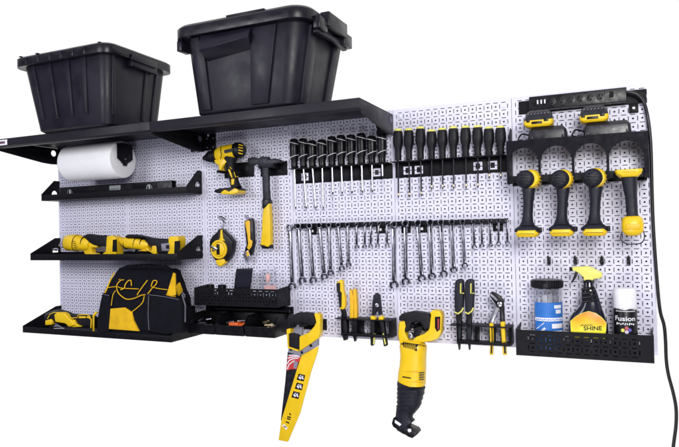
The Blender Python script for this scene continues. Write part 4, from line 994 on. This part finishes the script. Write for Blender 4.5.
for i, (kx, lab) in enumerate((((510, 80), 'charger with a battery on it, on the drill rack above the first arch'), ((580, 80), 'charger with a battery on it, on the drill rack above the third arch'))):
    K = Crop(510, 80, 6.39) ; s = 0 if i == 0 else 352
    dy = 0 if i == 0 else -30
    d = 3.3
    X = lambda pts: [(x + s, y + dy) for x, y in pts]
    o = K.P(230 + s, 360 + dy, d)
    t = thing('battery_charger', ('left black ' if i == 0 else 'right black ') + lab.replace('charger with a battery on it, on', 'battery charger standing on'), 'charger', (o.x, -d, 25.8), 'black battery chargers')
    a, b = K.P(118 + s, 350 + dy, d), K.P((425 if i else 368) + s, 350 + dy, d)
    mb = MB(); stack(mb, [(25.8, a.x, b.x, -4.3, -1.0, .4), (26.9, a.x + .1, b.x - .1, -4.2, -1.1, .4), (27.35, a.x + .5, b.x - .5, -3.8, -1.5, .3)]); obj('charger_base', mb, CHARGER, t, .06, 3)
    pieces('charger_feet', MB().box(a.x + .3, a.x + .6, -4.34, -4.2, 25.85, 26.2).box(b.x - .6, b.x - .3, -4.34, -4.2, 25.85, 26.2), DKSTEEL, t, .02)
    obj('charger_cable', MB().tube(crom([Vector((a.x + .2, -1.5, 26.6)), Vector((a.x - .9, -2.0, 26.9)), Vector((a.x - 1.3, -2.6, 26.2)), Vector((a.x - .9, -3.2, 25.95))]), .1, 8), CORDM, t)
    c1, c2 = K.P(92 + s, 250 + dy, d), K.P(280 + s, 250 + dy, d)
    t2 = thing('battery_pack', ('left ' if i == 0 else 'right ') + 'yellow and black battery pack sitting on a charger', 'battery', ((c1.x + c2.x) / 2, -d, 27.3), 'yellow and black battery packs')
    zb = K.P(180 + s, 300 + dy, d).z; zt = K.P(180 + s, 200 + dy, d).z
    mb = MB(); stack(mb, [(27.36, c1.x + .4, c2.x - .4, -4.2, -2.2, .3), (zb + .15, c1.x + .05, c2.x - .1, -4.4, -2.0, .4), (zb + .6, c1.x, c2.x, -4.45, -2.0, .4), (zb + .75, c1.x + .1, c2.x - .05, -4.35, -2.0, .4)]); obj('yellow_shell', mb, YEL, t2, .05, 2)
    mb = MB(); stack(mb, [(zb + .6, c1.x + .02, c2.x - .02, -4.42, -2.05, .4), (zt - .3, c1.x + .2, c2.x - .2, -4.1, -2.2, .5), (zt + .02, c1.x + .5, c2.x - .5, -3.7, -2.4, .4)]); obj('black_top', mb, CHARGER, t2, .08, 3)
    cx_ = (c1.x + c2.x) / 2
    obj('latch', MB().box(cx_ - .75, cx_ + .45, -4.52, -4.4, zb + .22, zb + .5), BLK, t2, .03)
    mb = MB()
    for k in range(5): mb.bar(Vector((c1.x + .6 + k * .4, -4.22, zb + 1.0)), Vector((c1.x + .85 + k * .4, -4.16, zb + 1.12)), .07, .05)
    for k in range(7): mb.bar(Vector((c1.x + .5 + k * .38, -4.28, zt - .5)), Vector((c1.x + .62 + k * .38, -4.26, zt - .38)), .06, .06)
    obj('rating_print', mb, GREY, t2)
    obj('shell_notch', MB().box(cx_ + .65, cx_ + 1.15, -4.52, -4.42, zb + .45, zb + .85).box(cx_ - 1.35, cx_ - .95, -4.52, -4.42, zb + .45, zb + .85), BLK, t2, .03)

# drills with handles hanging
dr = [(525.6, 178.9, 'with the wide yellow side, in the first arch from the left'), (560.3, 178.9, 'in the second arch from the left'), (593.4, 177.6, 'in the third arch from the left')]
lab = ['cordless drill hanging in the first arch, its yellow side showing widest', 'cordless drill hanging in the second arch, next to the widest yellow one', 'cordless drill hanging in the third arch, beside the tool with yellow cap']
base = [(527.5, 230.5), (561.8, 229.5), (594.6, 229)]
for i, (u, v, _) in enumerate(dr):
    c = P(u, v, 6.0); c.y = 0
    g = P(*base[i], 4.9)
    t = thing('cordless_drill', lab[i], 'drill', (g.x, -4.6, g.z - .7), 'black handled drills in the arched rack')
    R = 1.14; sh = (.45, .22, .22)[i]
    obj('rear_cap', MB().lathe((c.x - .08, 0, c.z), [(.35, -6.2), (.8, -6.1), (R * .92, -5.8), (R * .96, -5.4), (R * .96, -5.1)], 32, 'Y'), GRIP, t)
    gb = MB()
    for k in range(4):
        w = math.radians(-38 + 20 * k); gb.bar((c.x + sh + R * 1.0 * math.cos(w), -5.45, c.z + R * 1.0 * math.sin(w)), (c.x + sh + R * 1.06 * math.cos(w), -4.5, c.z + R * 1.06 * math.sin(w)), .12, .1)
    pieces('housing_vent', gb, BLK, t)
    vm = MB()
    for k in range(4): vm.box(c.x - .75 + (k in (0, 3)) * .2, c.x + .6 - (k in (0, 3)) * .2, -6.25, -5.95, c.z - .62 + k * .34, c.z - .5 + k * .34)
    obj('rear_vent', vm, BLK, t, .03)
    obj('motor_housing', MB().lathe((c.x + sh, 0, c.z), [(R * .8, -5.75), (R * .95, -5.5), (R * 1.03, -4.95), (R * 1.04, -4.0), (R * 1.0, -3.0), (R * .85, -2.2)], 32, 'Y'), YEL, t)
    obj('chuck', MB().lathe((c.x + sh, 0, c.z), [(.85, -2.2), (.8, -1.2), (.45, -.6), (.3, -.4)], 24, 'Y'), BLK, t)
    mb = MB()
    for k in range(3): mb.box(c.x + sh + R * .9, c.x + sh + R * 1.07, -4.8, -3.9, c.z - .45 + k * .35, c.z - .32 + k * .35)
    obj('side_vent', mb, BLK, t)
    gx, gz = g.x, g.z
    hy = -4.7
    obj('handle', MB().loft([((c.x + .1, -4.6, c.z - .6), .85, .8), ((c.x + .18, hy, c.z - 1.2), .74, .85), ((lerp(c.x + .2, gx, .4), hy, lerp(c.z, gz, .45)), .58, .72), ((lerp(c.x + .2, gx, .8), hy, lerp(c.z, gz, .7)), .58, .72), ((gx, hy - .05, gz + 1.05), .68, .8), ((gx, hy - .1, gz + .5), .95, 1.1)], 24, up=(0, -1, 0), exp=2.5), GRIP, t, angle=60)
    mb = MB(); stack(mb, [(gz - .15, gx - 1.42, gx + 1.42, -6.2, -3.2, .6), (gz + .2, gx - 1.4, gx + 1.4, -6.1, -3.3, .6), (gz + .62, gx - .85, gx + .85, -5.7, -3.5, .6)]); obj('foot', mb, GRIP, t, .06, 2)
    mb = MB(); stack(mb, [(gz - .78, gx - 1.05, gx + 1.1, -6.1, -3.2, .5), (gz - .4, gx - 1.3, gx + 1.35, -6.35, -3.1, .6), (gz + .02, gx - 1.1, gx + 1.15, -6.3, -3.2, .5)]); f_ = obj('foot_plate', mb, YEL, t, .08, 3)
    obj('foot_groove', MB().box(gx - .9, gx + .9, -6.37, -6.3, gz - .4, gz - .36), BLK, f_)
    obj('belt_clip', MB().box(gx + 1.25, gx + 1.65, -5.6, -4.6, gz - .3, gz + .35), RUB, t, .1)
# fourth tool
c = P(628, 174, 5.4); b = P(632.6, 226, 5.2)
t = thing('inverted_tool', 'black handled tool with yellow cap and rounded yellow foot, fourth arch', 'power tool', (b.x, -5, b.z - 1))
mb = MB(); stack(mb, [(c.z - .35, c.x - .75, c.x + 1.0, -6.0, -3.6, .4), (c.z, c.x - 1.2, c.x + 1.35, -6.2, -3.3, .5), (c.z + .45, c.x - 1.35, c.x + 1.5, -6.2, -3.2, .5), (c.z + .5, c.x - 1.2, c.x + 1.4, -6.0, -3.3, .5)]); k_ = obj('yellow_cap', mb, YEL, t, .06, 2)
obj('cap_ridge', MB().box(c.x - .6, c.x + .8, -6.26, -6.1, c.z + .15, c.z + .3), YELD, k_, .04)
obj('handle', MB().loft([((c.x + .1, -4.9, c.z - .2), .85, .85), ((c.x + .15, -4.9, c.z - 1.0), .78, .8), ((lerp(c.x, b.x, .5) + .1, -4.9, lerp(c.z, b.z, .45)), .62, .7), ((b.x, -4.9, b.z + 1.3), .6, .68), ((b.x, -4.9, b.z + .9), .75, .8)], 24, exp=2.5), GRIP, t, angle=60)
obj('rounded_foot', MB().loft([((b.x, -5.0, b.z + 1.1), .7, .75), ((b.x, -5.0, b.z + .85), 1.05, 1.05), ((b.x, -5.0, b.z + .1), 1.15, 1.15), ((b.x, -5.0, b.z - .6), 1.1, 1.1), ((b.x, -5.0, b.z - 1.0), .75, .8), ((b.x, -5.0, b.z - 1.12), .3, .4)], 28, exp=2.8), YEL, t, angle=60)
obj('foot_panel', MB().box(b.x - .7, b.x + .7, -6.2, -6.08, b.z - .35, b.z + .25), YELD, t, .05)
w = [Vector((b.x - 1.0, -5, b.z - .4)), Vector((b.x - 1.25, -5.3, b.z - 1.4)), Vector((b.x - .7, -5.5, b.z - 1.95)), Vector((b.x, -5.5, b.z - 2.0)), Vector((b.x + .8, -5.4, b.z - 1.9)), Vector((b.x + 1.15, -5.2, b.z - 1.3)), Vector((b.x + 1.05, -5, b.z - .4))]
obj('wire_loop', MB().tube(crom(w), .06, 8), DKSTEEL, t)

# four peg hooks
for i, (u, v) in enumerate(((549, 258), (575.5, 258), (602, 258), (628.5, 258))):
    p_ = P(u, v, .1)
    t = thing('peg_hook', 'short black peg hook, %s from the left in the row above the bottles' % NTH[i], 'hook', (p_.x, 0, p_.z), 'black peg hooks in a row')
    obj('hook_plate', MB().box(p_.x - .2, p_.x + .2, -.25, -.02, p_.z - .8, p_.z + .15), BLK, t, .04)
    obj('hook_wire', MB().tube([(p_.x, -.2, p_.z - .3), (p_.x - .02, -1.1, p_.z - .35), (p_.x - .02, -1.3, p_.z - .2), (p_.x - .02, -1.32, p_.z + .35)], .1, 8), BLK, t)
# stray yellow/clear hook shapes near drills
# ============================================================ RIGHT BASKET + BOTTLES
basket(80.45, 95.35, -.1, 3.0, 4.4, 'black perforated basket holding jar, sprayer and paint can', 12, 2)
# jar
cx, cy = 84.0, -2.4; 
t = thing('plastic_jar', 'clear jar with black lid and blue label in the right basket', 'jar', (cx, cy, 0))
R = 1.75
obj('jar_body', MB().lathe((cx, cy, 0), [(R - .2, 0), (R, .2), (R, 7.7), (R - .1, 8.05), (R - .18, 8.05), (R - .08, 7.6), (R - .1, .3), (.05, .15)], 40), GLASS, t)
obj('lid', MB().lathe((cx, cy, 7.95), [(R + .05, 0), (R + .12, .1), (R + .12, .85), (R, .98), (.1, 1.0)], 40), BLK, t)
ld = MB()
for k in range(40):
    w = 2 * math.pi * k / 40; ld.box(cx + (R + .12) * math.cos(w) - .03, cx + (R + .12) * math.cos(w) + .03, cy + (R + .12) * math.sin(w) - .03, cy + (R + .12) * math.sin(w) + .03, 8.1, 8.7)
obj('lid_ribs', ld, BLK, t)
def cylpatch(mb, r, a0, a1, z0, z1, n=16):
    vs = []
    for k in range(n + 1):
        w = math.radians(a0 + (a1 - a0) * k / n)
        for rr, z in ((r, z0), (r, z1), (r - .03, z1), (r - .03, z0)): vs.append((cx + rr * math.sin(w), cy - rr * math.cos(w), z))
    fs = []
    for k in range(n):
        for e in range(4): fs.append((k * 4 + e, k * 4 + 4 + e, k * 4 + 4 + (e + 1) % 4, k * 4 + (e + 1) % 4))
    fs += [(0, 1, 2, 3), (n * 4 + 3, n * 4 + 2, n * 4 + 1, n * 4)]
    return mb.add(vs, fs)
lb_ = obj('blue_label', cylpatch(MB(), R + .04, -48, 75, .8, 6.3), BLUE, t)
wm = MB(); cylpatch(wm, R + .08, -46, 73, 4.1, 4.5); cylpatch(wm, R + .08, 20, 68, 3.25, 3.8); cylpatch(wm, R + .08, 20, 68, 2.4, 2.95); cylpatch(wm, R + .08, 30, 62, 5.6, 6.0)
cylpatch(wm, R + .08, 36, 60, 5.0, 5.45, 6)
obj('label_print', wm, WMARK, lb_)
def onR(a, z, r): w = math.radians(a); return Vector((cx + r * math.sin(w), cy - r * math.cos(w), z))
obj('label_picture', MB().bar(onR(-42, 2.2, R + .08), onR(-5, 3.3, R + .09), .25, .06).bar(onR(-40, 3.1, R + .08), onR(-8, 3.9, R + .09), .1, .05), WMARK, lb_)
mk = MB()
for k in range(14): mk.bar(onR(-38 + k * 7.4, 4.2 + (k % 3) * .03, R + .1), onR(-34 + k * 7.4, 4.36 - (k % 2) * .05, R + .1), .1, .02)
obj('small_print', mk, BLUE, lb_)
rnd = random.Random(5); 
t2 = thing('plastic_sticks', 'pale loose sticks standing inside the clear jar', 'sticks', (cx, cy, .3)); 
tm = MB()
for k in range(26):
    w = rnd.uniform(0, 6.28); rr = rnd.uniform(.3, 1.35); x, y = cx + rr * math.cos(w), cy + rr * math.sin(w)
    tm.bar((x, y, .35), (x * .6 + cx * .4 + rnd.uniform(-.3, .3), y * .8 + cy * .2, rnd.uniform(5.5, 7.2)), .22, .08)
pieces('stick', tm, WMARK, t2); pieces('stick', MB().bar((cx + .6, cy - .8, .4), (cx + 1.0, cy - .9, 7.1), .3, .2).bar((cx + 1.0, cy - .3, .4), (cx + 1.2, cy - .5, 7.0), .25, .2), GREY, t2)
# spray bottle
K = Crop(560, 250, 3.887); d = 2.9
o = K.P(110, 310, d); cx2 = o.x
t = thing('spray_bottle', 'black spray bottle with yellow trigger head and orange label', 'spray bottle', (cx2, -d, 0))
def hb(y, x0, x1, dep): a, b = K.P(x0, y, d), K.P(x1, y, d); return ((a + b) / 2, (b.x - a.x) / 2, dep)
bb = [(Vector((K.P(112, 300, d).x, -d, .02)), 2.1, 1.1), (Vector((K.P(112, 300, d).x, -d, .2)), 2.25, 1.2)]
for y, x0, x1, dep in ((300, 36, 187, 1.2), (275, 38, 186, 1.2), (258, 50, 180, 1.15), (240, 65, 172, 1.1), (222, 76, 163, 1.05), (205, 82, 158, .95), (190, 84, 152, .9), (175, 83, 148, .85), (160, 84, 143, .8), (148, 86, 138, .75), (140, 92, 132, .65), (122, 92, 130, .6)): bb.append(hb(y, x0, x1, dep))
obj('bottle_body', MB().loft(bb, 32, up=(0, -1, 0), exp=2.6), SCREEN, t, angle=60)
rg = MB()
for y, x0, x1 in ((150, 84, 134), (166, 84, 140), (182, 86, 145), (198, 88, 150)):
    a, b = K.P(x0, y + 3, d + .9), K.P(x1, y - 5, d + .9); rg.tube([a, (a + b) / 2 + Vector((0, -.12, 0)), b], .13, 8)
pieces('grip_ridge', rg, BLK, t)
lp = K.poly([(43, 316), (41, 276), (62, 258), (84, 246), (112, 238), (140, 246), (162, 262), (180, 282), (178, 316), (176, 345), (46, 345)], d + 1.2)
obj('orange_label', MB().prism(lp, -d - 1.26, -d - .9), FADE, t, .02)
obj('label_border', MB().tube([(x, -d - 1.27, z) for x, z in lp[:9]], .035, 6), YELP, t)
A_, B_ = K.P(92, 313, d + 1.3), K.P(163, 303, d + 1.3)
text('label_word', 'SHINE', BLK, t, lambda a, b: (lerp(A_.x, B_.x, a), -d - 1.29, lerp(A_.z, A_.z + .5, b) + a * .1))
A2, B2 = K.P(80, 295, d + 1.3), K.P(128, 288, d + 1.3)
mk = MB()
for k in range(9): mk.bar((lerp(A2.x, B2.x, k / 9), -d - 1.28, A2.z + k * .012), (lerp(A2.x, B2.x, (k + .6) / 9), -d - 1.28, A2.z + .1 + (k % 2) * .08 + k * .012), .07, .02)
obj('small_print', mk, BLK, t)
obj('neck_collar', MB().cyl(K.P(111, 124, d) + Vector((0, 0, -.2)), K.P(111, 114, d), .6, .58), BLK, t)
obj('spray_head', MB().prism(K.poly([(48, 68), (55, 64), (85, 64), (110, 62), (135, 72), (160, 86), (166, 95), (160, 108), (130, 112), (128, 118), (94, 118), (92, 105), (78, 92), (62, 82), (50, 80)], d), -d - .5, -d + .5), YELP, t, .15, 3)
obj('nozzle', MB().box(K.P(38, 72, d).x, K.P(50, 72, d).x, -d - .25, -d + .25, K.P(44, 82, d).z, K.P(44, 66, d).z), BLK, t, .05)
obj('trigger', MB().prism(K.poly([(60, 82), (72, 86), (62, 108), (48, 128), (42, 126), (52, 108)], d), -d - .2, -d + .2), BLK, t, .05)
# paint can
cx, cy = 92.55, -2.9; R = 1.25
t = thing('spray_paint_can', 'black spray paint can with white cap in the right basket', 'spray can', (cx, cy, 0))
obj('can_body', MB().lathe((cx, cy, 0), [(R - .1, 0), (R, .1), (R, 5.75), (R - .05, 5.85), (R - .2, 6.0)], 40), BLK, t)
obj('rim', MB().lathe((cx, cy, 5.72), [(R + .03, 0), (R + .05, .06), (R + .03, .12)], 40), CHROME, t)
obj('cap', MB().lathe((cx, cy, 5.85), [(R - .02, 0), (R, .05), (R - .03, 2.1), (R - .15, 2.25), (.2, 2.28)], 40), WHT, t)
text('can_title', 'Fusion', WMARK, t, lambda a, b: onR2(-46 + 92 * a, 4.05 + .62 * b, R + .02)) if False else None
def onC(a, z, r=R + .025): w = math.radians(a); return Vector((cx + r * math.sin(w), cy - r * math.cos(w), z))
text('can_title', 'Fusion', WMARK, t, lambda a, b: onC(-55 + 105 * a, 4.45 + .55 * b))
mk = MB()
for k in range(9): mk.bar(onC(-46 + k * 10.4, 4.0 + (k % 2) * .06), onC(-41 + k * 10.4, 4.26 - (k % 3) * .05), .11, .02)
obj('small_print', mk, WMARK, t)
obj('can_line', MB().tube([onC(a, 5.55) for a in range(-50, 51, 10)], .04, 5), WMARK, t)
for k, (a, z, col) in enumerate(((-14, 3.4, (.7, .65, .1)), (4, 3.65, (.5, .1, .1)), (18, 3.45, (.12, .07, .4)), (4, 3.22, (.6, .5, .6)))):
    q = onC(a, z); obj('colour_dot', MB().lathe(q, [(.2, .02), (.2, -.03)], 14, 'Y'), mat('dot_ink_%d' % k, col, .4), t)
